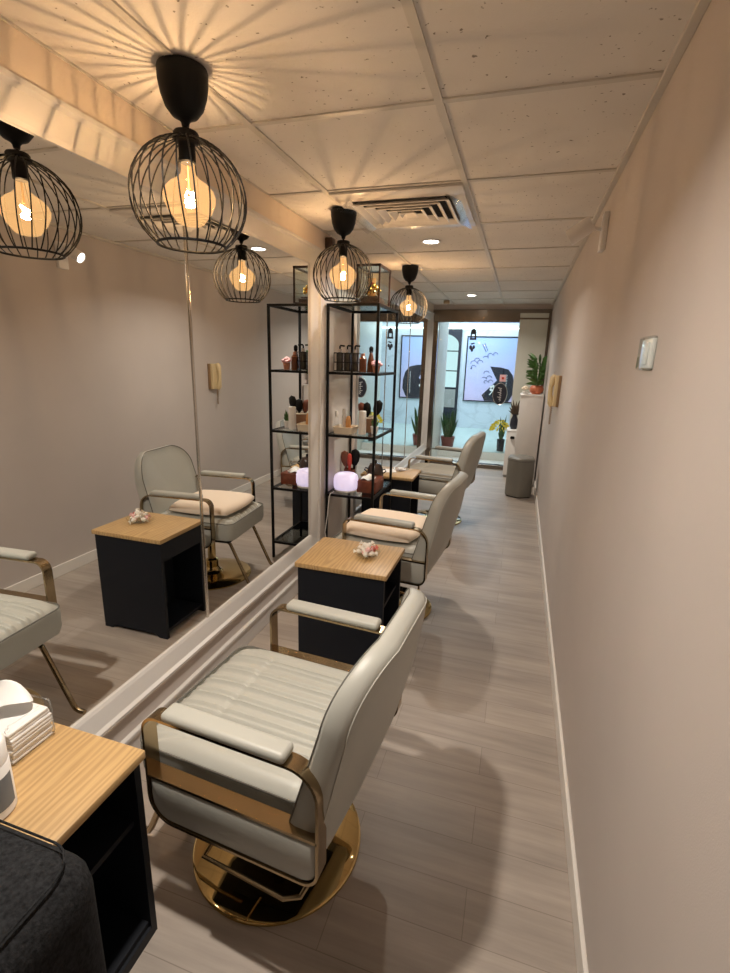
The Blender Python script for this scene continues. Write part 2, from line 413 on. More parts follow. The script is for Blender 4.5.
# corridor outside
OZ = .12; YW = 10.1
struct('floor_outside', onebox((-3.2, YE+.05, -.05), (2.6, 7.45, 0)), 'white')
struct('trim_5', onebox((-3.2, 7.45, -.05), (2.6, YW+.1, OZ)), 'teal', 'raised pale turquoise floor outside')
struct('trim_6', onebox((-3.2, 7.435, 0), (2.6, 7.4499, .115)), 'white')
struct('wall_outside', onebox((-3.2, YW, OZ), (2.6, YW+.1, 2.5)), 'marble', 'white marble wall across the corridor')
struct('wall_corridor_left', onebox((-3.3, YE+.05, 0), (-3.2, YW+.1, 2.5)), 'white')
struct('wall_corridor_right', onebox((2.6, YE+.05, 0), (2.7, YW+.1, 2.5)), 'frost')
struct('wall_outside_right', onebox((-.09, YE+.12, 0), (2.6, 8.45, 2.42)), pmat('grey_green_wall', (.52, .54, .48), .3), 'grey green wall block outside at the right')
struct('ceiling_outside', onebox((-3.3, YE+.05, 2.42), (2.7, YW+.1, 2.5)), 'white')
bm = B(); bx2(bm, (-1.42, YE+.05, 0), (-1.12, 7.75, 2.42)); bx2(bm, (-1.42, 7.75, OZ), (-1.13, 7.80, 2.42)); struct('wall_outside_return', bm, 'white', 'white wall return beside the glass')
struct('wall_outside_lintel', onebox((-3.2, YE+.1, H), (2.6, YE+.2, 2.42)), 'white')
bm = B(); bx2(bm, (-2.6, YW-.07, 2.04), (2.4, YW-.04, 2.065)); tag(obj('light_strip', bm, 'led', smooth=False), 'cool white strip light along the top of the marble wall', 'light')

# arched black door in the marble wall
t = thing('arched_door', 'black framed arched door with pale panes in the corridor wall', 'door', (-1.42, YW-.05, OZ))
W2, DH = .235, 1.92
bm = B()
prism(bm, [(-W2, 0), (W2, 0), (W2, DH), (-W2, DH)], .0, .045)
obj('door_panel', bm, 'ink', t, smooth=False)
arch = [(-W2+.025, .80), (W2-.05, .80), (W2-.05, DH-.30)]
for k in range(9):
    a = R(90*k/8); arch.append((W2-.05-.385*(1-math.cos(a)), DH-.30+.22*math.sin(a)))
arch = [p for p in arch if p[0] >= -W2+.02]
arch.append((-W2+.025, DH-.08))
bm = B(); prism(bm, arch, -.012, 0); pn = obj('glass_pane', bm, 'pane', t, smooth=False)
bm = B()
for z in (1.12, 1.50): bx2(bm, (-W2+.02, -.022, z-.01), (W2-.045, -.008, z+.01))
obj('glazing_bar', bm, 'black', t, smooth=False)
bm = B(); bx2(bm, (-W2+.025, -.012, .40), (W2-.05, 0, .76)); obj('lower_panel', bm, 'grey', t, smooth=False)

# poster
t = thing('framed_poster', 'large lilac and blue poster with a dark folded shape on marble wall', 'poster', (-.565, YW-.02, 1.285))
bm = B(); bx2(bm, (-.50, 0, -.61), (.50, .02, .61)); obj('print', bm, 'poster', t, smooth=False)
bm = B()
for (a, b) in (((-.515, -.012, -.625), (-.495, .02, .625)), ((.495, -.012, -.625), (.515, .02, .625)), ((-.515, -.012, -.625), (.515, .02, -.605)), ((-.515, -.012, .605), (.515, .02, .625))): bx2(bm, a, b)
obj('frame', bm, 'black', t, smooth=False)
dx, dz = .565, -1.285
bm = B(); prism(bm, [(x+dx, z+dz) for x, z in ((-.60, 1.347), (-.40, 1.335), (-.25, 1.30), (-.16, 1.19), (-.12, 1.04), (-.115, .86), (-.18, .72), (-.205, .685), (-.66, .685), (-.72, .79), (-.449, 1.084))][::-1], -.004, 0); obj('dark_shape', bm, 'ink', t, smooth=False)
bm = B()
for k in range(5):
    a = 2*PI*k/5; c = Vector((-.52+dx+.035*math.cos(a), -.006, .93+dz+.045*math.sin(a)))
    lathe(bm, [(.0, .0), (.02, .001), (.026, .0)], c, 10, Matrix.Rotation(PI/2, 4, 'X'))
tube(bm, [(-.50+dx, -.006, .90+dz), (-.54+dx, -.006, .84+dz), (-.57+dx, -.006, .80+dz)], .010, 6)
obj('white_flower', bm, 'white', t)
bm = B()
for (x, z, s) in ((-.92, 1.40, .06), (-.86, 1.46, .05), (-.80, 1.42, .05), (-.92, 1.33, .04), (-.70, 1.50, .05), (-.62, 1.56, .045), (-.52, 1.58, .04), (-.66, 1.22, .05), (-.60, 1.13, .05), (-.70, 1.10, .05), (-.57, 1.06, .04), (-.66, 1.05, .035)):
    pts = [(x+dx+s*math.cos(a*.9), -.003, z+dz+s*.8*math.sin(a)) for a in [2*PI*i/10*(.55+.4*random.random()) for i in range(9)]]
    pts = [(x+dx+s*math.cos(2*PI*i/11), -.003, z+dz+s*.8*math.sin(2*PI*i/11)) for i in range(int(5+6*random.random()))]
    bm.free(); bm = B(); tube(bm, pts, .006, 5); obj('line_drawing', bm, 'inkline', t)
bm = B(); tube(bm, [(-.78+dx, -.003, 1.76+dz), (-.70+dx, -.003, 1.62+dz)], .008, 5); obj('line_drawing', bm, 'inkline', t); bm = B(); tube(bm, [(-.74+dx, -.003, 1.78+dz), (-.67+dx, -.003, 1.64+dz)], .006, 5)
obj('line_drawing', bm, 'inkline', t)
bm = B()
zz = 1.20
for k in range(9):
    x = -.27+dx; z = zz-.05*k+dz
    tube(bm, [(x-.012+.01*(k % 2), -.006, z), (x+.012, -.006, z-.015), (x-.008, -.006, z-.03), (x+.01-.006*(k % 3), -.006, z-.04)], .004, 4)
obj('white_script', bm, 'white', t)

# lettering on the glass: a roofed character with a white hole, a tick and a clover mark, and a dot
t = thing('glass_lettering', 'black lettering stuck on the shop front glass, upper left', 'sign', (-.66, YE-.008, 1.725)); t.scale = (.62, 1, .9)
bm = B()
out = [(-.06, 0), (-.06, .07), (-.045, .11), (-.02, .135), (.01, .14), (.045, .12), (.06, .08), (.06, 0), (.028, 0), (.028, .055), (-.028, .055), (-.028, 0)]
prism(bm, out, -.002, .002); bx2(bm, (-.07, -.002, -.024), (.07, .002, .004))
obj('character', bm, 'ink', t, smooth=False)
bm = B(); prism(bm, [(-.045, -.075), (.03, -.06), (.05, -.072), (-.02, -.092)], -.002, .002); obj('tick_mark', bm, 'ink', t, smooth=False)
bm = B()
for (x, z, r) in ((-.035, -.13, .032), (.028, -.125, .028), (-.005, -.165, .028)):
    prism(bm, [(x+r*math.cos(2*PI*i/14), z+r*math.sin(2*PI*i/14)) for i in range(14)], -.002, .002)
obj('clover_mark', bm, 'ink', t, smooth=False)
bm = B(); prism(bm, [(.01+.014*math.cos(2*PI*i/10), -.43+.014*math.sin(2*PI*i/10)) for i in range(10)], -.002, .002); obj('dot', bm, 'ink', t, smooth=False)

# hanging charm on the glass
t = thing('hanging_sign', 'dark round hanging sign with a small pink card on the door glass', 'sign', (-.25, YE-.02, 1.02))
bm = B(); tube(bm, [(.02, 0, .33), (.02, 0, .14)], .004, 6); obj('cord', bm, 'black', t)
bm = B(); lathe(bm, [(0, -.006), (.085, -.006), (.09, 0), (.085, .006), (0, .006)], (0, 0, 0), 24, Matrix.Diagonal((1, 1, 1.55, 1)) @ Matrix.Rotation(PI/2, 4, 'X')); obj('board', bm, 'ink', t)
bm = B(); tube(bm, [(.092*math.cos(2*PI*i/24), -.002, .142*math.sin(2*PI*i/24)) for i in range(24)], .005, 6, True); obj('ring', bm, 'chrome', t)
bm = B(); bx2(bm, (-.02, -.012, .16), (.06, -.004, .25), .002); cd = obj('card', bm, 'pink', t)
bm = B(); bx2(bm, (.005, -.014, .19), (.035, -.0121, .22)); obj('card_mark', bm, 'red', cd)
bm = B()
for k in range(6): tube(bm, [(-.03+.02*(k % 2), -.009, .08-.03*k), (.02, -.009, .07-.03*k), (0, -.009, .055-.03*k)], .004, 4)
obj('lettering', bm, 'white', t)

# ------------------------------------------------------------------ pendant lamps
def make_lamp(label, loc):
    t = thing('pendant_lamp', label, 'lamp', loc, 0, 'wire cage pendant lamps')     # origin on the ceiling
    bm = B(); lathe(bm, [(0, 0), (.063, 0), (.065, -.006), (.064, -.03), (.059, -.06), (.049, -.088), (.034, -.107), (.016, -.116), (.011, -.122), (.009, -.132), (0, -.134)], n=36); obj('ceiling_cap', bm, 'blackpl', t)
    bm = B(); tube(bm, [(0, 0, -.130), (0, 0, -.150)], .0045, 8); obj('cord', bm, 'blackpl', t)
    bm = B(); lathe(bm, [(0, -.142), (.030, -.143), (.033, -.147), (.033, -.166), (.024, -.169), (.022, -.172), (.022, -.215), (.019, -.218), (0, -.218)], n=24); obj('socket', bm, 'blackpl', t)
    bm = B()
    zt, zb, rt, rb = -.158, -.423, .033, .120
    prof = []
    for k in range(17):
        u = k/16
        # ball-like meridian that starts at the socket and ends on the lower ring
        a = R(97)-u*R(97+53)
        prof.append((.153*math.cos(a) if k else .0, .150*math.sin(a)))
    r0, z0 = prof[0]; zs = prof[0][1]-prof[-1][1]
    pr = []
    for k, (r, z) in enumerate(prof):
        u = k/16; z2 = zt+(z-prof[0][1])/zs*(zt-zb); pr.append((max(rt, r), z2))
    pr[0] = (rt, zt)
    nw = 26
    for w in range(nw):
        a0 = 2*PI*w/nw
        tube(bm, [(r*math.cos(a0+.16*i/16), r*math.sin(a0+.16*i/16), z) for i, (r, z) in enumerate(pr)], .0021, 5)
    rr = pr[-1][0]
    obj('wire_cage', bm, 'black', t)
    bm = B(); tube(bm, [(rr*math.cos(2*PI*i/40), rr*math.sin(2*PI*i/40), pr[-1][1]) for i in range(40)], .0036, 6, True); obj('bottom_ring', bm, 'black', t)
    bm = B(); lathe(bm, [(.018, -.216), (.0175, -.232), (.021, -.245), (.032, -.256), (.051, -.268), (.065, -.283), (.070, -.298), (.068, -.315), (.058, -.336), (.043, -.356), (.035, -.366), (.026, -.370), (0, -.372)], n=32)
    bl = obj('bulb', bm, 'bulb', t)
    bm = B(); pts = []
    for i in range(26): pts.append((.011*math.cos(i*1.35), .011*math.sin(i*1.35), -.288-.034*abs(math.sin(i*.24))))
    tube(bm, pts, .0032, 5); obj('filament', bm, 'filament', bl)
    bm = B(); tube(bm, [(0, 0, -.222), (0, 0, -.28)], .003, 6); tube(bm, [(0, 0, -.24), (.009, 0, -.288)], .0008, 4); tube(bm, [(0, 0, -.24), (-.009, 0, -.288)], .0008, 4); obj('filament_stem', bm, 'brass', bl)
    return t
LAMPS = [(-.925, 1.286, 'nearest of the three black wire cage pendant lamps, by camera'), (-.932, 2.545, 'middle black wire cage pendant lamp, beside the ceiling air vent'), (-.925, 4.07, 'farthest small black wire cage pendant lamp, beyond the shelf rack')]
lamp0 = None
for x, y, lab in LAMPS:
    if lamp0 is None: lamp0 = make_lamp(lab, (x, y, H-.005))
    else: dup(lamp0, (x, y, H-.005), .3*y, lab)
def light(name, kind, loc, power, col, **kw):
    l = bpy.data.lights.new(name, kind); l.energy = power; l.color = col
    o = bpy.data.objects.new(name, l); C.objects.link(o); o.location = loc
    for k, v in kw.items():
        if k == 'rot': o.rotation_euler = v
        else: setattr(l, k, v)
    return o
WARM = (1., .70, .46)
for x, y, _ in LAMPS: light('bulb_light', 'POINT', (x, y, H-.312), 11., WARM, shadow_soft_size=.007)

# downlights
def make_down(label, loc):
    t = thing('downlight', label, 'light', loc, 0, 'recessed ceiling downlights')
    bm = B(); lathe(bm, [(.046, .0), (.060, -.001), (.063, -.004), (.058, -.008), (.047, -.005)], n=32); obj('trim_ring', bm, 'white', t)
    bm = B(); lathe(bm, [(0, -.004), (.047, -.004)], n=32); obj('lens', bm, 'down', t)
    return t
d0 = None
for y, lab in ((.71, 'round ceiling downlight above the grey armchair'), (3.288, 'round ceiling downlight just beyond the air vent'), (5.87, 'farthest round ceiling downlight near the shop front')):
    if d0 is None: d0 = make_down(lab, (-.622, y, H-.001))
    else: dup(d0, (-.622, y, H-.001), 0, lab)
    light('downlight_beam', 'AREA', (-.622, y, H-.0065), 18. if y < 1 else 12., (1., .91, .80), shape='DISK', size=.07, spread=R(145))
bm = B(); bx2(bm, (-.995, 6.28, H-.045), (-.925, 6.34, H-.006), .006); tag(obj('ceiling_sensor', bm, pmat('tan_plastic', (.45, .33, .2), .5)), 'small tan sensor box on the ceiling near the shop front', 'sensor')

# air vent
t = thing('ceiling_vent', 'square ceiling air vent with nested louvres and clear deflector', 'vent', (-.612, 2.603, H-.006))
bm = B()
for sg in (-1, 1):
    bx2(bm, (-.298, sg*.262-.058, -.010), (.298, sg*.262+.058, 0), .002); bx2(bm, (sg*.262-.034, -.205, -.010), (sg*.262+.034, .205, 0), .002)
obj('border_plate', bm, 'ventpl', t)
bm = B(); bx2(bm, (-.23, -.205, -.002), (.23, .205, 0)); obj('duct_shade_sheet', bm, 'ventshade', t, smooth=False)  # flat sheet behind the louvres, the duct's shade painted as its colour
for k in range(5):
    a = .228-.046*k; b = .204-.041*k; bm = B()
    lo = [[(sx*(a-i), sy*(b-i), z) for sx, sy in ((-1, -1), (1, -1), (1, 1), (-1, 1))] for i, z in ((0, -.026), (.005, -.027), (.030, -.006), (.027, -.004))]
    loft(bm, lo+[lo[0]], False); obj('louvre', bm, 'ventpl', t, smooth=False)
for sg in (-1, 1):
    bm = B(); loft(bm, [[(sg*.215, -.24, -.012), (sg*.285, -.24, -.045), (sg*.287, -.24, -.043), (sg*.217, -.24, -.010)], [(sg*.215, .24, -.012), (sg*.285, .24, -.045), (sg*.287, .24, -.043), (sg*.217, .24, -.010)]]); obj('clear_deflector', bm, 'wrap', t, smooth=False)

# wall fittings
t = thing('spotlight', 'white cylinder spotlight on a bracket high on the right wall', 'light', (XR, 2.5, 1.975))
bm = B(); bx2(bm, (-.022, -.035, -.075), (0, .035, .075), .004); obj('wall_plate', bm, 'white', t)
bm = B(); tube(bm, [(-.02, 0, .01), (-.06, 0, .02), (-.10, 0, .012)], .007, 8); obj('arm', bm, 'white', t)
ax = Vector((-.12, .03, -.075)).normalized(); q = ax.to_track_quat('Z', 'Y').to_matrix().to_4x4()
bm = B(); lathe(bm, [(0, -.052), (.030, -.052), (.034, -.046), (.034, .050), (.031, .052), (.028, .042)], (-.105, 0, .01), 28, q); obj('lamp_head', bm, 'white', t)
bm = B(); lathe(bm, [(0, .043), (.028, .043)], (-.105, 0, .01), 28, q); obj('lens', bm, 'down', t)
o = light('spot_beam', 'SPOT', Vector((XR-.105, 2.5, 1.985))+ax*.056, 8., (1., .92, .80), spot_size=R(60), spot_blend=.4, shadow_soft_size=.025)
o.rotation_euler = (-ax).to_track_quat('Z', 'Y').to_euler()

t = thing('light_switch', 'white light switch in a clear cover on the right wall', 'switch', (XR, 1.345, 1.45))
bm = B(); bx2(bm, (-.010, -.050, -.034), (0, .050, .034), .003); obj('plate', bm, 'switch', t)
bm = B(); bx2(bm, (-.014, -.032, -.025), (-.010, .032, .025), .002); obj('rocker', bm, 'switch', t)
bm = B(); bx2(bm, (-.016, -.056, -.039), (-.0005, .056, .039), .004); obj('clear_cover', bm, 'glass', t)

t = thing('wall_phone', 'ivory intercom phone with handset hung on the right wall', 'phone', (XR, 4.0, 1.225))
bm = B(); bx2(bm, (-.042, -.055, -.115), (0, .045, .115), .008, 3); obj('base', bm, 'ivory', t)
bm = B(); bx2(bm, (-.02, -.075, -.115), (0, -.055, .115), .004); obj('back_plate', bm, 'ivorydark', t)
bm = B()
hs = [(-.040, .02, .115), (-.052, .02, .095), (-.064, .02, .03), (-.064, .02, -.03), (-.052, .02, -.09), (-.040, .02, -.112)]
tube(bm, hs, [.020, .026, .016, .016, .026, .020], 12); obj('handset', bm, 'ivory', t)
bm = B(); tube(bm, [(-.045+.008*math.cos(i*1.6), .0+.008*math.sin(i*1.6), -.112-.0042*i) for i in range(34)], .0032, 5); obj('coiled_cord', bm, 'ivorydark', t)

# dark box high on the left wall
bm = B(); bx2(bm, (XL, 2.955, 2.05), (XL+.045, 3.02, 2.115), .006); tag(obj('wall_speaker', bm, 'wood_case'), 'small dark box high on the left wall above the shelf rack', 'speaker')

# ------------------------------------------------------------------ salon chairs
def chair(label, loc, rz):
    t = thing('salon_chair', label, 'chair', loc, rz, 'hydraulic styling chairs facing the mirrors')
    bm = B(); lathe(bm, [(0, 0), (.246, 0), (.250, .004), (.249, .009), (.242, .012), (.15, .019), (.075, .026), (.058, .032), (.046, .048), (.040, .06), (0, .06)], n=64); obj('base_disc', bm, 'goldpol', t, ang=50)
    bm = B(); lathe(bm, [(.038, .045), (.040, .11), (.032, .115), (.026, .12), (.026, .30), (0, .30)], n=28); obj('column', bm, 'goldpol', t)
    bm = B(); bx2(bm, (-.16, -.14, .295), (.16, .14, .325), .006); obj('mounting_plate', bm, 'blackpl', t)
    bm = B(); bx2(bm, (-.25, -.225, .325), (.20, .225, .343), .006); obj('seat_base', bm, 'blackpl', t)
    # seat: upholstered block with a pleated insert
    hx, hy, cx, rc, zt, zb = .25, .238, -.028, .045, .472, .345
    bm = B(); nx, ny = 46, 150; g = []
    def top(x, y):
        e = min(hx-abs(x), hy-abs(y)); z = zt
        ex = max(0, 1-e/.035); z -= .020*ex*ex
        if x < -.10: z -= .020*((-.10-x)/.15)**2
        z += .006*math.cos(min(1, abs(y)/hy)*PI/2)
        if abs(y) < .178 and x > -.235 and x < .23:
            p = abs(abs(y) % .060-.030); z += .0105*math.exp(-((p-.010)/.0055)**2)-.003
            z -= .006*math.exp(-((x+.085)/.007)**2)
        elif abs(y) < .19: z -= .002
        if x < -.085:                                   # diagonal welt to the front corners
            yy = .180+(-.085-x)/.15*.05
            z -= .006*math.exp(-((abs(y)-yy)/.007)**2)
        return z
    for i in range(nx+1):
        row = []
        for j in range(ny+1):
            x = -hx+2*hx*i/nx; y = -hy+2*hy*j/ny; a = abs(x)-(hx-rc); b = abs(y)-(hy-rc)
            X, Y = x, y
            if a > 0 and b > 0:
                k = max(a, b)/math.hypot(a, b); X = math.copysign(hx-rc+a*k, x); Y = math.copysign(hy-rc+b*k, y)
            row.append(bm.verts.new((X+cx, Y, top(x, y))))
        g.append(row)
    for i in range(nx):
        for j in range(ny): bm.faces.new((g[i][j], g[i+1][j], g[i+1][j+1], g[i][j+1]))
    rim = g[0][:] + [g[i][ny] for i in range(1, nx+1)] + g[nx][ny-1::-1] + [g[i][0] for i in range(nx-1, 0, -1)]
    prev = rim; n = len(rim)
    for (s, z) in ((1.012, .445), (1.018, .43), (1.012, .37), (.985, zb)):
        cur = [bm.verts.new(((v.co.x-cx)*s+cx, v.co.y*s, z)) for v in rim]
        for i in range(n): j = (i+1) % n; bm.faces.new((prev[i], prev[j], cur[j], cur[i]))
        prev = cur
    bm.faces.new(prev); seat = obj('seat', bm, 'leather', t, ang=60)
    bm = B(); q = rrect(-hx-.002+cx, hx+.002+cx, -hy-.002, hy+.002, (rc,)*4, 8); tube(bm, [(x, y, .450) for x, y in q], .003, 6, True); obj('piping', bm, 'piping', seat)
    # backrest
    t3 = Vector((.252, 0, .9677)); n3 = Vector((-.9677, 0, .252)); base = Vector((.238, 0, .295)); L = .552
    ol = rrect(-.282, .282, 0, L, (.05, .05, .155, .155), 10)
    def mp(y, s, d):
        yy = abs(y)/.268; d = d*(1.35-.80*s/L) if d > 0 else d*(1.-.15*s/L)
        taper = 1-.10*max(0, (s/L-.35))
        p = base+t3*s+n3*d; return (p.x-.050*yy**2.4*(.35+.65*s/L)+.018*math.sin(PI*s/L)-.016, y*taper, p.z)
    c0 = L*.5
    loops = []
    for k, d in ((.04, -.040), (.5, -.041), (.85, -.040), (.955, -.037), (.985, -.031), (1., -.020), (1., .018), (.985, .030), (.965, .034), (.94, .031), (.80, .042), (.45, .047), (.04, .047)):
        loops.append([mp(y*k, c0+(s-c0)*k, d) for y, s in ol])
    bm = B(); loft(bm, loops); bk = obj('backrest', bm, 'leather', t, ang=60)
    def line(k, d, r, nm, m):
        bm = B(); tube(bm, [mp(y*k, c0+(s-c0)*k, d) for y, s in ol], r, 6, True); obj(nm, bm, m, bk)
    line(.980, .0325, .0024, 'piping', 'piping'); line(.97, -.0364, .0012, 'stitching', 'stitch')
    # arms
    for sy in (-1, 1):
        yc = sy*.278; w = .020; th = .007
        x0, x1, z0, z1 = -.182, .282, .306, .608
        o_ = rrect(x0, x1, z0, z1, (.070, .045, .075, .045), 8); i_ = rrect(x0+th, x1-th, z0+th, z1-th, (.063, .038, .068, .038), 8)
        bm = B(); l = [[(x, yc-w, z) for x, z in o_], [(x, yc+w, z) for x, z in o_], [(x, yc+w, z) for x, z in i_], [(x, yc-w, z) for x, z in i_]]
        loft(bm, l+[l[0]], False)
        bx2(bm, (x0+.004, yc-w, .431), (x1-.004, yc+w, .438)); ar = obj('arm_frame', bm, 'gold', t, ang=30)
        bm = B(); pr = rrect(x0+.009, x1-.009, z0+.009, .429, (.060, .036, .012, .012), 8); ins = rrect(x0+.017, x1-.017, z0+.017, .421, (.052, .030, .008, .008), 8)
        s = 1 if sy > 0 else -1
        loft(bm, [[(x, yc-s*.018, z) for x, z in pr], [(x, yc+s*.014, z) for x, z in pr], [(x, yc+s*.020, z) for x, z in ins]]); obj('side_panel', bm, 'leather', t, ang=50)
        bm = B(); bx2(bm, (-.118, yc-.026, .608), (.205, yc+.026, .634), .012, 4); obj('arm_pad', bm, 'leather', t, ang=60)
        bm = B(); bx2(bm, (.235, min(yc, sy*.235), .418), (.275, max(yc, sy*.235), .430), .002); obj('back_bracket', bm, 'gold', t)
        # footrest bar
        bm = B(); y = sy*.165
        tube(bm, [(-.10, y, .325), (-.20, y, .318), (-.225, y, .30), (-.335, y, .060), (-.345, y, .045), (-.362, y, .038), (-.385, y, .036)], .010, 10); obj('footrest_bar', bm, 'gold', t)
    bm = B(); tube(bm, [(-.02, -.12, .285), (-.02, -.30, .262), (.20, -.305, .255), (.235, -.29, .26), (.245, -.27, .28), (.24, -.25, .31)], .006, 8); obj('pump_lever', bm, 'gold', t)
    return t
ch = chair('pale sage leather salon chair on gold disc base, nearest the camera', (-.565, 1.05, 0), R(-4))
dup(ch, (-.615, 2.575, 0), R(-5), 'middle leather salon chair carrying the beige seat pad')
dup(ch, (-.64, 4.33, 0), R(-8), 'farthest leather salon chair, beyond the shelf rack and far side cabinet')
# loose pad on the middle chair
bm = B(); nx = 20; g = []
for i in range(nx+1):
    row = []
    for j in range(nx+1):
        u, v = -1+2*i/nx, -1+2*j/nx
        X, Y = u*math.sqrt(1-.22*v*v), v*math.sqrt(1-.22*u*u)
        e = max(abs(u), abs(v)); row.append((X*.215, Y*.222, .022+.026*math.sqrt(max(0, 1-e**6))))
    g.append(row)
vt = [[bm.verts.new(p) for p in r] for r in g]; vb = [[bm.verts.new((p[0], p[1], .006-.004*(1-max(abs(p[0])/.215, abs(p[1])/.222)))) for p in r] for r in g]
for i in range(nx):
    for j in range(nx):
        bm.faces.new((vt[i][j], vt[i+1][j], vt[i+1][j+1], vt[i][j+1])); bm.faces.new((vb[i][j], vb[i][j+1], vb[i+1][j+1], vb[i+1][j]))
rt = vt[0][:]+[vt[i][nx] for i in range(1, nx+1)]+vt[nx][nx-1::-1]+[vt[i][0] for i in range(nx-1, 0, -1)]
rb_ = vb[0][:]+[vb[i][nx] for i in range(1, nx+1)]+vb[nx][nx-1::-1]+[vb[i][0] for i in range(nx-1, 0, -1)]
for i in range(len(rt)): j = (i+1) % len(rt); bm.faces.new((rt[i], rb_[i], rb_[j], rt[j]))
o = tag(obj('seat_pad', bm, 'cushion', ang=60), 'thin beige square seat pad lying on the middle salon chair', 'cushion'); o.location = (-.648, 2.578, .486); o.rotation_euler = (0, 0, R(-5))

# ------------------------------------------------------------------ side cabinets
def cabinet(label, loc):
    t = thing('side_cabinet', label, 'cabinet', loc, 0, 'navy side cabinets with oak tops')
    w, d, h = .21, .1725, .523
    bm = B(); bx2(bm, (-w, -d, h), (w, d, h+.022), .003); obj('tabletop', bm, 'oak', t)
    for s in (-1, 1):
        bm = B(); y = s*(d-.018)
        prism(bm, [(-w+.012, 0), (-w+.06, 0), (-w+.085, .018), (w-.085, .018), (w-.06, 0), (w-.012, 0), (w-.012, h), (-w+.012, h)], y-.009, y+.009); obj('side_panel', bm, 'navy', t, smooth=False)
    yi = d-.027
    bm = B(); bx2(bm, (-w+.02, -yi, .03), (w-.02, yi, .046)); obj('bottom_board', bm, 'navy', t, smooth=False)
    bm = B(); bx2(bm, (.0, -yi, .345), (w-.03, yi, .36)); obj('shelf_board', bm, 'navy', t, smooth=False)
    bm = B(); bx2(bm, (-.008, -yi, .046), (.0, yi, h)); obj('divider', bm, 'navy', t, smooth=False)
    bm = B(); bx2(bm, (-w+.012, -yi, .42), (-w+.028, yi, h-.003)); obj('front_rail', bm, 'navy', t, smooth=False)
    bm = B(); bx2(bm, (w-.028, -yi, .0), (w-.012, yi, .03)); obj('plinth', bm, 'navy', t, smooth=False)
    return t
cb = cabinet('navy side cabinet with oak top holding the tissues, nearest the camera', (-.94, .5625, 0))
dup(cb, (-.661, 1.985, 0), 0, 'navy side cabinet with oak top between the near and middle chairs')
dup(cb, (-.922, 3.735, 0), 0, 'navy side cabinet with oak top beyond the black shelf rack')

TZ = .545
# candy dish on the middle cabinet
t = thing('candy_dish', 'small clear glass dish of wrapped sweets on the middle cabinet', 'bowl', (-.592, 1.99, TZ))
bm = B(); lathe(bm, [(0, .002), (.03, 0), (.034, .004), (.055, .016), (.063, .030), (.0615, .030), (.052, .018), (.03, .007), (0, .006)], n=28); obj('bowl', bm, 'glass', t)
def candy(col):
    bm = B(); lathe(bm, [(0, -.014), (.008, -.012), (.011, -.004), (.011, .004), (.008, .012), (0, .014)], n=10, mtx=Matrix.Rotation(PI/2, 4, 'Y'))
    for s in (-1, 1):
        c = bm.verts.new((s*.012, 0, 0)); fan = [bm.verts.new((s*.027, .013*math.sin(a), .010*math.cos(a*1.7))) for a in [R(-80+32*k) for k in range(6)]]
        for a, b in zip(fan, fan[1:]): bm.faces.new((c, a, b))
    return bm
protos = {}
cols = ['candyw', 'candyp', 'candyw', 'candyr', 'candyw', 'candyw', 'candyp', 'candyw', 'candyr', 'candyw', 'candyp', 'candyw', 'candyw', 'candyw']
kinds = {'candyw': 'cream', 'candyp': 'pink', 'candyr': 'red'}
for k, c in enumerate(cols):
    lay = 0 if k < 7 else (1 if k < 12 else 2)
    a = k*2.4; r = (.034 if k else .0) if lay == 0 else (.022 if lay == 1 else .008)
    p = (-.592+r*math.cos(a), 1.99+r*math.sin(a), TZ+.024+.016*lay)
    if c not in protos:
        o = protos[c] = obj('wrapped_candy', candy(c), c); tag(o, kinds[c]+' wrapped sweet piled in the glass dish', 'candy', 'wrapped sweets in the dish')
    else: o = protos[c].copy(); C.objects.link(o)
    o.location = p; o.rotation_euler = (random.uniform(-.5, .5), random.uniform(-.5, .5), random.uniform(0, 6)); o['group'] = kinds[c]+' sweets in the dish'

# tissue pack on the near cabinet
t = thing('tissue_pack', 'clear plastic pack of white tissues on the nearest cabinet', 'tissue', (-1.04, .655, TZ))
bm = B()
for k in range(9):
    bx(bm, (random.uniform(-.003, .003), random.uniform(-.003, .003), .006+.0086*k), (.155, .098, .0078), .003, 2)
obj('tissue_stack', bm, 'paper', t)
bm = B(); vs = bx2(bm, (-.082, -.055, .0), (.082, .055, .098), .012, 3); bmesh.ops.subdivide_edges(bm, edges=bm.edges[:], cuts=2, use_grid_fill=True)
for v in bm.verts:
    v.co += Vector((random.uniform(-1, 1)*.0022, random.uniform(-1, 1)*.0022, (random.uniform(-1, 1)*.004 if v.co.z > .05 else 0)))
obj('plastic_wrap', bm, 'wrap', t, ang=180)
bm = B(); n = 12
for i in range(n+1):
    for j in range(n+1):
        u, v = i/n-.5, j/n-.5
        bm.verts.new((u*.10+.02*math.sin(v*5)-.01, v*.07+.012*math.sin(u*7), .094+.060*(1-(2*v)**2)*(.6+.4*math.cos(u*4))+.006*math.sin(9*u+5*v)))
bm.verts.ensure_lookup_table()
for i in range(n):
    for j in range(n): bm.faces.new([bm.verts[a] for a in (i*(n+1)+j, (i+1)*(n+1)+j, (i+1)*(n+1)+j+1, i*(n+1)+j+1)])
obj('pulled_tissue', bm, 'paper', t, ang=180)
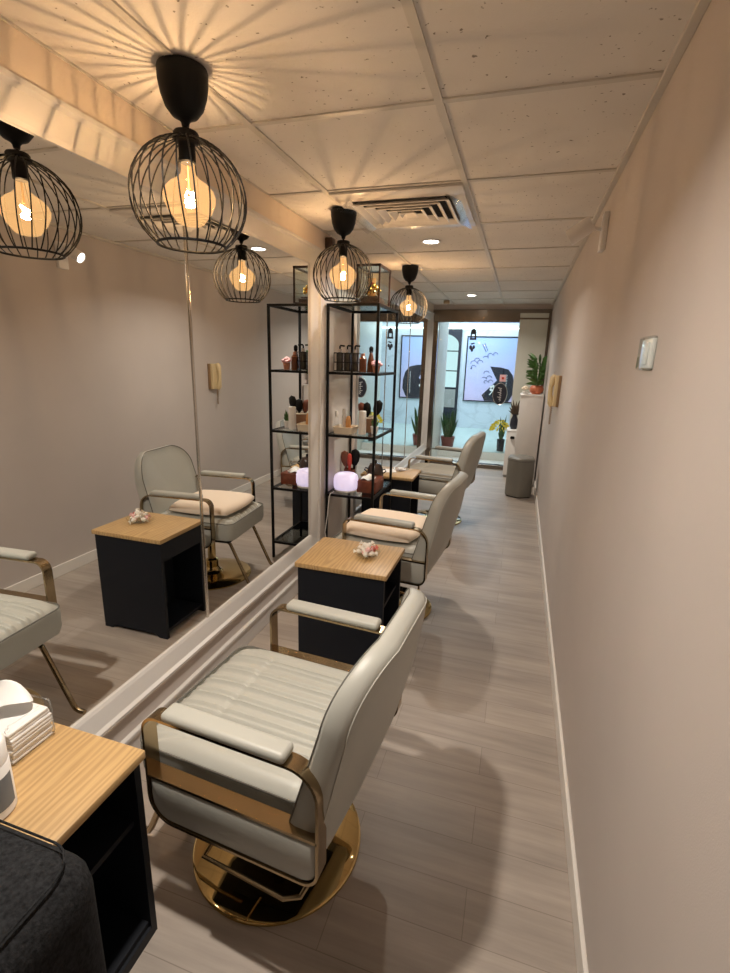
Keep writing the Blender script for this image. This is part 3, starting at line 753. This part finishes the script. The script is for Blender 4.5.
# white jar
t = thing('lotion_bottle', 'white bottle with slate label at the edge of nearest cabinet', 'bottle', (-.902, .512, TZ))
bm = B(); lathe(bm, [(0, 0), (.040, 0), (.043, .003), (.043, .108), (.040, .112), (0, .112)], n=36); obj('body', bm, 'white', t)
bm = B(); lathe(bm, [(.0415, .112), (.0415, .150), (.038, .155), (.022, .156), (.020, .150), (0, .150)], n=36); obj('lid', bm, 'white', t)
bm = B()
vv = [[bm.verts.new((.0434*math.cos(a), .0434*math.sin(a), z)) for a in [R(-95+13*i) for i in range(11)]] for z in (.02, .088)]
for i in range(10): bm.faces.new((vv[0][i], vv[0][i+1], vv[1][i+1], vv[1][i]))
lb = obj('label', bm, 'label', t)
bm = B(); tube(bm, [(.0442*math.cos(R(-70+4*i)), .0442*math.sin(R(-70+4*i)), .052+.006*math.sin(i*1.9)+.0012*i) for i in range(16)], .0011, 4); obj('script', bm, 'white', lb)

# charcoal armchair in the near left corner
t = thing('armchair', 'charcoal felt armchair in the near left corner of the room', 'chair', (-.80, -.012, 0))
bm = B(); bx2(bm, (-.36, .20, .10), (.335, .400, .78), .055, 5); bk = obj('backrest', bm, 'felt', t, ang=60)
bm = B(); q = rrect(-.315, .270, .245, .350, (.03,)*4, 6); tube(bm, [(x, y, .7795) for x, y in rrect(-.345, .310, .215, .380, (.045,)*4, 6)], .0018, 6, True); obj('piping', bm, 'felt', bk)
bm = B(); bx2(bm, (-.30, -.38, .12), (.255, .20, .42), .04, 4); obj('seat', bm, 'felt', t, ang=60)
for s in (-1, 1):
    bm = B(); x = -.02+s*.30; bx2(bm, (x-.045, -.38, .10), (x+.045, .20, .56), .03, 4); obj('arm', bm, 'felt', t, ang=60)
    for y in (-.32, .33):
        bm = B(); lathe(bm, [(0, 0), (.014, 0), (.02, .115), (0, .115)], (x, y, 0), 14); obj('leg', bm, 'black', t)

# ------------------------------------------------------------------ shelf rack
SX0, SX1, SY0, SY1 = -1.19, -.85, 2.965, 3.455
LV = [.13, .53, .935, 1.335, 1.745]
t = thing('shelf_rack', 'tall open black metal shelf rack with glass shelves at left wall', 'shelf', (SX0, SY0, 0))
w, d = SX1-SX0, SY1-SY0; q = .016
for x in (0, w-q):
    for y in (0, d-q):
        bm = B(); bx2(bm, (x, y, 0), (x+q, y+q, 1.745), .001); obj('post', bm, 'black', t, smooth=False)
for i, z in enumerate(LV):
    bm = B(); e = .0155
    bx2(bm, (q, 0, z-e), (w-q, q, z)); bx2(bm, (q, d-q, z-e), (w-q, d, z)); bx2(bm, (0, q, z-e), (q, d-q, z)); bx2(bm, (w-q, q, z-e), (w, d-q, z)); obj('shelf_frame', bm, 'black', t, smooth=False)
    bm = B(); bx2(bm, (q, q, z-.007), (w-q, d-q, z-.001)); obj('glass_shelf', bm, 'smoke' if i in (0, 4) else 'glass', t, smooth=False)

def lathe_thing(name, label, cat, loc, parts, group=None, n=20):
    t = thing(name, label, cat, loc, 0, group)
    for pn, prof, m in parts:
        bm = B(); lathe(bm, prof, n=n); obj(pn, bm, m, t)
    return t
# top: glass display case with a gilded ornament
z = LV[4]
t = thing('display_case', 'dark wood framed glass display case on top of the shelf rack', 'case', (-1.002, 3.34, z))
cw, cd_, chh = .085, .138, .255
bm = B(); bx2(bm, (-cw, -cd_, 0), (cw, cd_, .028), .003); bx2(bm, (-cw+.012, -cd_+.012, .028), (cw-.012, cd_-.012, .036), .002); obj('plinth', bm, 'wood_case', t)
bm = B()
for sx in (-1, 1):
    for sy in (-1, 1): bx2(bm, (sx*(cw-.010)-.005, sy*(cd_-.010)-.005, .03), (sx*(cw-.010)+.005, sy*(cd_-.010)+.005, chh))
obj('corner_bars', bm, 'wood_case', t, smooth=False)
bm = B()
for sx in (-1, 1): bx2(bm, (sx*(cw-.010)-.006, -cd_+.004, chh-.006), (sx*(cw-.010)+.006, cd_-.004, chh+.008)); bx2(bm, (-cw+.004, sx*(cd_-.010)-.006, chh-.006), (cw-.004, sx*(cd_-.010)+.006, chh+.008))
obj('top_rim', bm, 'wood_case', t, smooth=False)
bm = B()
for sx in (-1, 1): bx2(bm, (sx*(cw-.010)-.001, -cd_+.015, .036), (sx*(cw-.010)+.001, cd_-.015, chh-.006)); bx2(bm, (-cw+.015, sx*(cd_-.010)-.001, .036), (cw-.015, sx*(cd_-.010)+.001, chh-.006))
bx2(bm, (-cw+.016, -cd_+.016, chh-.003), (cw-.016, cd_-.016, chh-.001)); obj('glass_panels', bm, 'glass', t, smooth=False)
t = thing('gilded_ornament', 'gilded ornament with orange plaque inside the glass display case', 'ornament', (-1.002, 3.33, z+.0365))
bm = B(); bx2(bm, (-.060, -.085, 0), (.060, .085, .028), .004); bx2(bm, (-.05, -.07, .028), (.05, .07, .04), .003); obj('stand', bm, 'wood_case', t)
bm = B()
for k in range(13):
    a = k*2.39; r = .012*math.sqrt(k); lathe(bm, [(0, -.014), (.012, -.008), (.015, 0), (.011, .009), (0, .013)], (r*math.cos(a)+.01, r*math.sin(a)*1.2-.015, .055+.06*max(0, 1-k/13)), 10)
obj('gilded_heap', bm, 'goldfig', t)
bm = B(); bx2(bm, (-.045, .035, .04), (.005, .043, .165), .002); pl = obj('plaque', bm, 'orange', t)
bm = B(); lathe(bm, [(0, -.001), (.015, 0), (.0, .001)], (-.02, .033, .125), 14, Matrix.Rotation(PI/2, 4, 'X')); obj('plaque_seal', bm, 'red', pl)

# second shelf from the top: pump bottles in a caddy, amber bottles, rose-coloured bits
z = LV[3]
t = thing('bottle_caddy', 'dark wire caddy around three pump bottles on upper shelf', 'caddy', (-1.095, 3.10, z))
bm = B()
for zz in (.006, .06, .118): tube(bm, [(x, y, zz) for x, y in rrect(-.082, .082, -.032, .032, (.008,)*4, 3)], .003, 6, True)
for k in range(7):
    for y in (-.032, .032): tube(bm, [(-.081+.027*k, y, .003), (-.081+.027*k, y, .118)], .0022, 6)
obj('wire_frame', bm, 'black', t)
p0 = None
for k, lab in enumerate(('leftmost pump bottle in the dark caddy, by the wall', 'central pump bottle of the three in the dark caddy', 'pump bottle at the room end of the dark caddy')):
    if not p0:
        p0 = lathe_thing('pump_bottle', lab, 'bottle', (-1.147, 3.10, z), [('body', [(0, .003), (.022, .003), (.0235, .006), (.0235, .112), (.02, .118), (.010, .122), (0, .122)], 'caddy'), ('collar', [(.011, .122), (.011, .142), (.005, .145), (0, .145)], 'chrome')], 'pump bottles in the caddy')
        bm = B(); tube(bm, [(0, 0, .144), (0, 0, .160), (.004, -.002, .166), (.034, -.006, .163)], .0055, 8); obj('pump_head', bm, 'blackpl', p0)
    else: dup(p0, (-1.147+.052*k, 3.10, z), 0, lab)
lathe_thing('amber_bottle', 'squat amber bottle beside the dark caddy on upper shelf', 'bottle', (-.985, 3.09, z), [('body', [(0, 0), (.022, 0), (.024, .004), (.024, .085), (.012, .10), (0, .10)], 'amber'), ('cap', [(.012, .10), (.012, .118), (0, .119)], 'copper')])
lathe_thing('spray_bottle', 'taller amber bottle with black nozzle on upper shelf', 'bottle', (-.955, 3.17, z), [('body', [(0, 0), (.024, 0), (.026, .004), (.024, .06), (.012, .115), (.010, .125), (0, .125)], 'amber'), ('nozzle', [(.010, .125), (.014, .132), (.014, .155), (.007, .165), (0, .166)], 'blackpl')])
t = thing('flower_ornament', 'small rose pink ornament in a copper cup on upper shelf', 'ornament', (-.905, 3.13, z))
bm = B(); lathe(bm, [(0, 0), (.020, 0), (.026, .045), (.024, .045), (.018, .006), (0, .006)], n=18); obj('cup', bm, 'copper', t)
bm = B()
for k in range(9): a = k*2.4; r = .010*math.sqrt(k); lathe(bm, [(0, -.012), (.013, -.005), (.015, .004), (0, .012)], (r*math.cos(a), r*math.sin(a), .075-.003*k), 8)
tube(bm, [(0, 0, .01), (0, 0, .06)], .008, 6); obj('petals', bm, 'pink', t)

# middle shelf
z = LV[2]
t = thing('wicker_basket', 'shallow cream wicker basket on the middle shelf', 'basket', (-1.095, 3.09, z))
bm = B(); loft(bm, [[(x, y, 0) for x, y in rrect(-.062, .062, -.068, .068, (.012,)*4, 4)], [(x, y, .042) for x, y in rrect(-.070, .070, -.078, .078, (.016,)*4, 4)], [(x, y, .042) for x, y in rrect(-.064, .064, -.072, .072, (.012,)*4, 4)], [(x, y, .008) for x, y in rrect(-.056, .056, -.062, .062, (.010,)*4, 4)]]); obj('body', bm, 'wicker', t)
bm = B(); tube(bm, [(x, y, .042) for x, y in rrect(-.067, .067, -.075, .075, (.014,)*4, 4)], .005, 6, True); obj('rim', bm, 'wicker', t)
for (x, y, lab, prof, m, cap) in ((-1.150, 3.06, 'clear slim bottle at the left of the wicker basket', [(0, .008), (.014, .008), (.014, .10), (.007, .11), (0, .11)], 'wrap', 'white'),
        (-1.118, 3.12, 'frosted white tube standing in the wicker basket', [(0, .008), (.017, .008), (.017, .10), (.010, .12), (0, .12)], 'white', 'white'),
        (-1.080, 3.10, 'orange serum bottle in the wicker basket', [(0, .008), (.018, .008), (.019, .075), (.013, .105), (.008, .112), (0, .112)], 'orange', 'glass')):
    t = lathe_thing('cosmetic_bottle', lab, 'bottle', (x, y, z), [('body', prof, m), ('cap', [(prof[-2][0]+.003, prof[-1][1]), (prof[-2][0]+.005, prof[-1][1]+.02), (prof[-2][0]+.001, prof[-1][1]+.036), (0, prof[-1][1]+.037)], cap)])
bm = B(); bx(bm, (0, 0, .012), (.05, .03, .018), .004); o = tag(obj('small_tin', bm, 'blackpl'), 'small black tin lying at the front of the wicker basket', 'tin'); o.location = (-1.095, 3.045, z+.010)
lathe_thing('shampoo_tube', 'white cylinder bottle in front of the brush holder', 'bottle', (-.972, 3.07, z), [('body', [(0, 0), (.024, 0), (.026, .004), (.026, .125), (.025, .13), (0, .13)], 'white'), ('cap', [(.025, .13), (.025, .152), (.022, .155), (0, .155)], 'white')])
t = thing('brush_holder', 'woven brown holder full of hairbrushes on middle shelf', 'basket', (-.972, 3.20, z))
bm = B(); lathe(bm, [(0, 0), (.052, 0), (.056, .004), (.062, .10), (.058, .10), (.052, .01), (0, .008)], n=24); obj('body', bm, pmat('brown_weave', (.30, .16, .09), .8, bump=.6, bscale=140), t)
bm = B(); tube(bm, [(.060*math.cos(2*PI*i/24), .060*math.sin(2*PI*i/24), .10) for i in range(24)], .006, 6, True); obj('rim', bm, 'wicker', t)
def brush(label, loc, tilt, col, group, s=1., handle='blackpl'):
    sl = .55 if col == 'red' else 1.
    t = thing('hairbrush', label, 'brush', loc, 0, group); t.rotation_euler = tilt
    bm = B(); tube(bm, [(0, 0, 0), (0, 0, .10*s)], [.006*s, .008*s], 8); obj('handle', bm, handle, t)
    bm = B(); lathe(bm, [(0, .09*s), (.014*s, .10*s), (.026*s, .125*s), (.028*s, .15*s), (.022*s, .18*s), (0, .192*s)], n=16, mtx=Matrix.Diagonal((sl, .45, 1, 1))); obj('head', bm, col, t)
    return t
brush('dark brown brush leaning left in the woven holder', (-.985, 3.20, z+.012), (0, R(-13), 0), 'wood_dark', 'brushes in the holder')
brush('black round brush in the middle of the woven holder', (-.97, 3.18, z+.012), (0, R(-2), 0), 'blackpl', 'brushes in the holder')
brush('black paddle brush leaning right in the woven holder', (-.955, 3.215, z+.012), (0, R(16), 0), 'blackpl', 'brushes in the holder', 1.12)
t = thing('potted_succulent', 'small spiky succulent in a white pot on the middle shelf', 'plant', (-.905, 3.13, z))
bm = B(); lathe(bm, [(0, 0), (.020, 0), (.027, .05), (.024, .05), (.018, .008), (0, .008)], n=20); obj('pot', bm, 'white', t)
bm = B(); lathe(bm, [(0, .045), (.023, .044)], n=16); obj('soil', bm, 'soil', t)
bm = B()
for k in range(12): a = k*2.4; blade(bm, (.006*math.cos(a), .006*math.sin(a), .044), ((.012+.002*k)*math.cos(a), (.012+.002*k)*math.sin(a), .125-.005*k), .007)
obj('leaves', bm, 'leaf', t)

# lower shelf
z = LV[1]
t = thing('humidifier', 'glowing lilac round humidifier on the lower shelf of rack', 'humidifier', (-1.084, 3.085, z))
bm = B(); lathe(bm, [(0, 0), (.070, 0), (.078, .006), (.080, .012), (.078, .018)], n=36); obj('base', bm, 'white', t)
bm = B(); lathe(bm, [(.078, .018), (.084, .03), (.086, .055), (.085, .09), (.078, .112), (.062, .124), (.03, .128), (0, .128)], n=36); obj('shade', bm, 'humid', t)
bm = B(); tube(bm, [(-1.145, 3.01, z+.006), (-1.15, 2.955, z+.004), (-1.155, 2.945, z-.03), (-1.165, 2.945, z-.15), (-1.18, 2.94, z-.27), (-1.165, 2.945, z-.36), (-1.15, 2.95, z-.45), (-1.14, 2.96, z-.522)], .003, 6); tag(obj('power_cord', bm, 'white'), 'white cord hanging from the humidifier down the rack', 'cord')
t = thing('tissue_box', 'reddish wooden tissue box on the lower shelf of rack', 'box', (-.937, 3.185, z))
bm = B(); bx2(bm, (-.068, -.105, 0), (.068, .105, .078), .003); obj('box', bm, 'wood_dark', t)
bm = B(); tube(bm, [(x, y, .078) for x, y in rrect(-.065, .065, -.102, .102, (.005,)*4, 3)], .004, 6, True); obj('rim', bm, 'wood_dark', t)
bm = B(); n = 10
for i in range(n+1):
    for j in range(n+1):
        u, v = i/n-.5, j/n-.5; bm.verts.new((u*.085-.01, v*.10-.02, .079+.026*(1-(2*u)**2)*(1-(2*v)**2)+.006*math.sin(8*u+6*v)+.008))
bm.verts.ensure_lookup_table()
for i in range(n):
    for j in range(n): bm.faces.new([bm.verts[a] for a in (i*(n+1)+j, (i+1)*(n+1)+j, (i+1)*(n+1)+j+1, i*(n+1)+j+1)])
obj('tissue', bm, 'paper', t, ang=180)
lathe_thing('brush_cup', 'brown cup holding brushes behind the lilac humidifier', 'cup', (-1.13, 3.29, z), [('body', [(0, 0), (.036, 0), (.042, .11), (.038, .11), (.033, .008), (0, .008)], 'wood_dark')])
brush('dark brown brush at the left of the cup behind the humidifier', (-1.147, 3.29, z+.010), (0, R(-6), 0), 'wood_dark', 'brushes in the cup', 1.22, 'wood_dark')
brush('red brush in the cup behind the humidifier', (-1.125, 3.272, z+.010), (0, R(0), 0), 'red', 'brushes in the cup', 1.15, 'red')
brush('black paddle brush at the right of the cup behind the humidifier', (-1.106, 3.298, z+.012), (0, R(4), 0), 'blackpl', 'brushes in the cup', 1.3)
t = thing('round_pot', 'dark round lidded pot behind the wooden tissue box', 'pot', (-.955, 3.36, z))
bm = B(); lathe(bm, [(0, 0), (.035, 0), (.055, .03), (.062, .07), (.055, .12), (.040, .15), (0, .16)], n=28); obj('body', bm, pmat('dark_brown_glaze', (.05, .032, .026), .18), t)
bm = B(); lathe(bm, [(.010, .158), (.012, .168), (.009, .178), (0, .180)], n=14); obj('knob', bm, 'blackpl', t)
for s in (-1, 1):
    bm = B(); tube(bm, [(s*.056, 0, .11), (s*.075, 0, .115), (s*.082, 0, .10), (s*.062, 0, .085)], .005, 6); obj('handle', bm, 'blackpl', t)

# things on the far cabinet
bm = B(); bx2(bm, (-.09, -.06, 0), (.09, .06, .004), .001); o = tag(obj('paper_sheet', bm, 'paper'), 'white paper lying on the far cabinet by the rack', 'paper'); o.location = (-.985, 3.74, TZ); o.rotation_euler = (0, 0, .4)
lathe_thing('glass_plate', 'small pale glass dish on the far cabinet', 'plate', (-.86, 3.80, TZ), [('plate', [(0, .002), (.04, 0), (.065, .016), (.063, .018), (.038, .006), (0, .007)], 'wrap')], n=28)
bm = B()
for k in range(3): bx(bm, (.012*math.cos(k*2), .012*math.sin(k*2), .012+.005*k), (.05, .03, .006), .002, 2, Matrix.Rotation(k, 3, 'Z'))
o = tag(obj('folded_wipes', bm, 'paper'), 'white folded wipes in the dish on the far cabinet', 'wipes'); o.location = (-.86, 3.80, TZ)

# ------------------------------------------------------------------ far right corner
t = thing('ottoman', 'grey leather hexagonal ottoman in front of the white cabinet', 'stool', (.093, 5.50, 0))
bm = B(); hexa = []
for k in range(6):
    for s in (-.12, 0, .12):
        a = PI/6+k*PI/3+s; rr = .155 if s == 0 else .1545; hexa.append((rr*math.cos(a)*.985, rr*math.sin(a)*.985))
def hs_(k, z): return [(x*k, y*k, z) for x, y in hexa]
loft(bm, [hs_(.95, .012), hs_(1, .03), hs_(1, .40), hs_(.97, .425), hs_(.88, .437), hs_(.4, .443)]); obj('body', bm, pmat('grey_leather', (.20, .19, .165), .42, bump=.2, bscale=300), t, ang=28)
bm = B(); loft(bm, [hs_(.9, 0), hs_(.9, .014)]); obj('base', bm, 'black', t)
bm = B(); tube(bm, [(x*1.003, y*1.003, .405) for x, y in hexa], .003, 6, True); obj('piping', bm, 'piping', t)
t = thing('tall_cabinet', 'tall plain white cabinet standing against the right wall', 'cabinet', (.015, 5.98, 0))
bm = B(); bx2(bm, (0, 0, .02), (.252, .36, 1.055), .003); obj('body', bm, 'white', t)
bm = B(); bx2(bm, (-.004, -.004, 1.055), (.254, .364, 1.075), .002); obj('top_board', bm, 'white', t)
bm = B(); bx2(bm, (.01, .01, 0), (.245, .35, .02)); obj('plinth', bm, 'grey', t)
t = thing('low_cabinet', 'low white cabinet between the tall cabinet and shop front', 'cabinet', (-.105, 6.36, 0))
bm = B(); bx2(bm, (0, 0, .03), (.36, .33, .59), .003); obj('body', bm, 'white', t)
bm = B(); bx2(bm, (-.004, -.004, .59), (.362, .332, .605), .002); obj('top_board', bm, 'white', t)
bm = B(); bx2(bm, (.01, .01, 0), (.35, .32, .03)); obj('plinth', bm, 'grey', t)
bm = B(); lathe(bm, [(0, 0), (.024, 0), (.028, .012), (.022, .03), (0, .034)], (.075, -.004, .50), 16, None); obj('knob', bm, 'blackpl', t)
t = thing('dark_vase', 'dark leafy vase on the low white cabinet', 'vase', (-.03, 6.52, .605))
bm = B(); lathe(bm, [(0, 0), (.035, 0), (.05, .05), (.045, .12), (.025, .17), (.03, .19), (.024, .19), (.02, .17), (0, .16)], n=22); obj('vase', bm, 'ink', t)
bm = B()
for k in range(14): a = k*2.4; blade(bm, (.01*math.cos(a), .01*math.sin(a), .17), ((.03+.004*k)*math.cos(a), (.03+.003*k)*math.sin(a), .40-.012*k), .012, (.02*math.cos(a), .02*math.sin(a), -.02))
obj('leaves', bm, pmat('brown_leaf', (.08, .05, .03), .5), t)

def palm(t, n, h, sp, w, z0, mat, nm='leaves', seed=1):
    rnd = random.Random(seed); bm = B()
    for k in range(n):
        a = k*2.399; u = (k+.5)/n; r = sp*(.25+.75*u); zz = z0+h*(1.05-.65*u*u)
        blade(bm, (.008*math.cos(a), .008*math.sin(a), z0+.02+h*.25*(1-u)), (r*math.cos(a), r*math.sin(a), zz), w*rnd.uniform(.8, 1.2), (.25*r*math.cos(a), .25*r*math.sin(a), -.12*h*u))
    return obj(nm, bm, mat, t)
t = thing('potted_plant', 'bushy green plant in terracotta pot on the tall white cabinet', 'plant', (.185, 6.16, 1.075))
bm = B(); lathe(bm, [(0, 0), (.045, 0), (.075, .03), (.082, .06), (.070, .09), (.055, .10), (.050, .095), (0, .08)], n=26); obj('pot', bm, 'terracotta', t)
bm = B()
for k in range(5): tube(bm, [(.012*math.cos(k*1.3), .012*math.sin(k*1.3), .08), (.03*math.cos(k*1.3), .03*math.sin(k*1.3), .36)], .005, 6)
obj('stems', bm, 'leaf', t)
bm = B(); rnd = random.Random(3)
for k in range(95):
    a = k*2.399; lv = (k % 19)/19; r0 = .015+.03*lv; zz = .11+.30*lv; L_ = .13*(1.15-.5*abs(lv-.4))
    tp = (max(-.14, min(.075, (r0+L_)*math.cos(a))), (r0+L_)*math.sin(a), zz+.09*rnd.uniform(.1, 1.2))
    blade(bm, (r0*math.cos(a), r0*math.sin(a), zz), tp, .012, (0, 0, -.02))
obj('leaves', bm, 'leaf', t)
t = thing('pink_blossoms', 'cluster of cream and pink blossoms beside the terracotta pot', 'flowers', (.062, 6.05, 1.075))
bm = B(); lathe(bm, [(0, 0), (.03, 0), (.036, .03), (0, .032)], n=16); obj('dish', bm, 'white', t)
bm = B()
for k in range(16): a = k*2.4; r = .010*math.sqrt(k); lathe(bm, [(0, -.012), (.015, -.004), (.017, .005), (0, .013)], (r*math.cos(a), r*math.sin(a), .055+.03*(1-k/16)), 8)
obj('petals', bm, pmat('cream_petal', (.82, .70, .55), .6), t)
# outside plants
t = thing('snake_plant', 'snake plant in a maroon pot outside the glass, at left', 'plant', (-1.0, 7.60, OZ))
bm = B(); lathe(bm, [(0, 0), (.085, 0), (.11, .17), (.10, .17), (.08, .15), (0, .15)], n=24); obj('pot', bm, 'maroon', t)
bm = B(); rnd = random.Random(5)
for k in range(16): a = k*2.4; r = .012*math.sqrt(k+1); blade(bm, (r*math.cos(a), r*math.sin(a), .15), (r*3.2*math.cos(a), r*3.2*math.sin(a), 1.*(.15+rnd.uniform(.24, .46))), .019, (0, 0, 0), 7, .4)
obj('leaves', bm, 'leafdark', t)
t = thing('yellow_flower_pot', 'yellow flowering plant in a slim dark pot outside the glass', 'plant', (-.20, 7.62, OZ))
bm = B(); lathe(bm, [(0, 0), (.05, 0), (.058, .18), (.05, .18), (.045, .16), (0, .16)], n=20); obj('pot', bm, 'ink', t)
bm = B()
for k in range(10): a = k*2.4; blade(bm, (0, 0, .16), (.05*math.cos(a), .05*math.sin(a), .55-.03*k), .016)
obj('leaves', bm, 'leafdark', t)
bm = B(); rnd = random.Random(8)
for k in range(70):
    a = k*2.399; r = .125*math.sqrt((k+.5)/70); c = Vector((r*math.cos(a)-.03, r*math.sin(a)*.8, .34+.12*(1-(r/.125)**2)-.03*rnd.random()))
    blade(bm, c, c+Vector((.05*math.cos(a), .05*math.sin(a), .02*rnd.uniform(-1.5, 1.5))), .014, (0, 0, -.012), 4)
obj('petals', bm, 'yellow', t)

# ------------------------------------------------------------------ lights outside, world, camera
light('corridor_light', 'AREA', (-1.2, 8.9, 2.40), 66., (.72, .87, 1.), shape='RECTANGLE', size=2.0, size_y=1.8)
wd = bpy.data.worlds.new('World'); bpy.context.scene.world = wd; wd.use_nodes = True
wd.node_tree.nodes['Background'].inputs[0].default_value = (.9, .85, .8, 1); wd.node_tree.nodes['Background'].inputs[1].default_value = .0

f, yaw, pitch, roll, cz = 486.6603, -.2974, -.2559, .0284, 1.419
cy, sy, cp, sp = math.cos(yaw), math.sin(yaw), math.cos(pitch), math.sin(pitch)
F = Vector((sy*cp, cy*cp, sp)); r_ = Vector((cy, -sy, 0)); u_ = r_.cross(F)
c, s = math.cos(roll), math.sin(roll)
r2 = c*r_+s*u_; u2 = -s*r_+c*u_
cam = bpy.data.cameras.new('camera'); co = bpy.data.objects.new('camera', cam); C.objects.link(co)
co.matrix_world = Matrix(((r2.x, u2.x, -F.x, 0), (r2.y, u2.y, -F.y, 0), (r2.z, u2.z, -F.z, cz), (0, 0, 0, 1)))
cam.sensor_fit = 'VERTICAL'; cam.sensor_height = 24.; cam.lens = f/973*24; cam.clip_start = .01
sc = bpy.context.scene; sc.camera = co
sc.view_settings.view_transform = 'Standard'; sc.view_settings.look = 'None'; sc.view_settings.gamma = 1; sc.view_settings.use_curve_mapping = False
sc.view_settings.exposure = .13
cy_ = sc.cycles
cy_.max_bounces = 14; cy_.glossy_bounces = 8; cy_.transparent_max_bounces = 24; cy_.diffuse_bounces = 5
cy_.sample_clamp_indirect = 4.; cy_.use_denoising = True; cy_.blur_glossy = .2
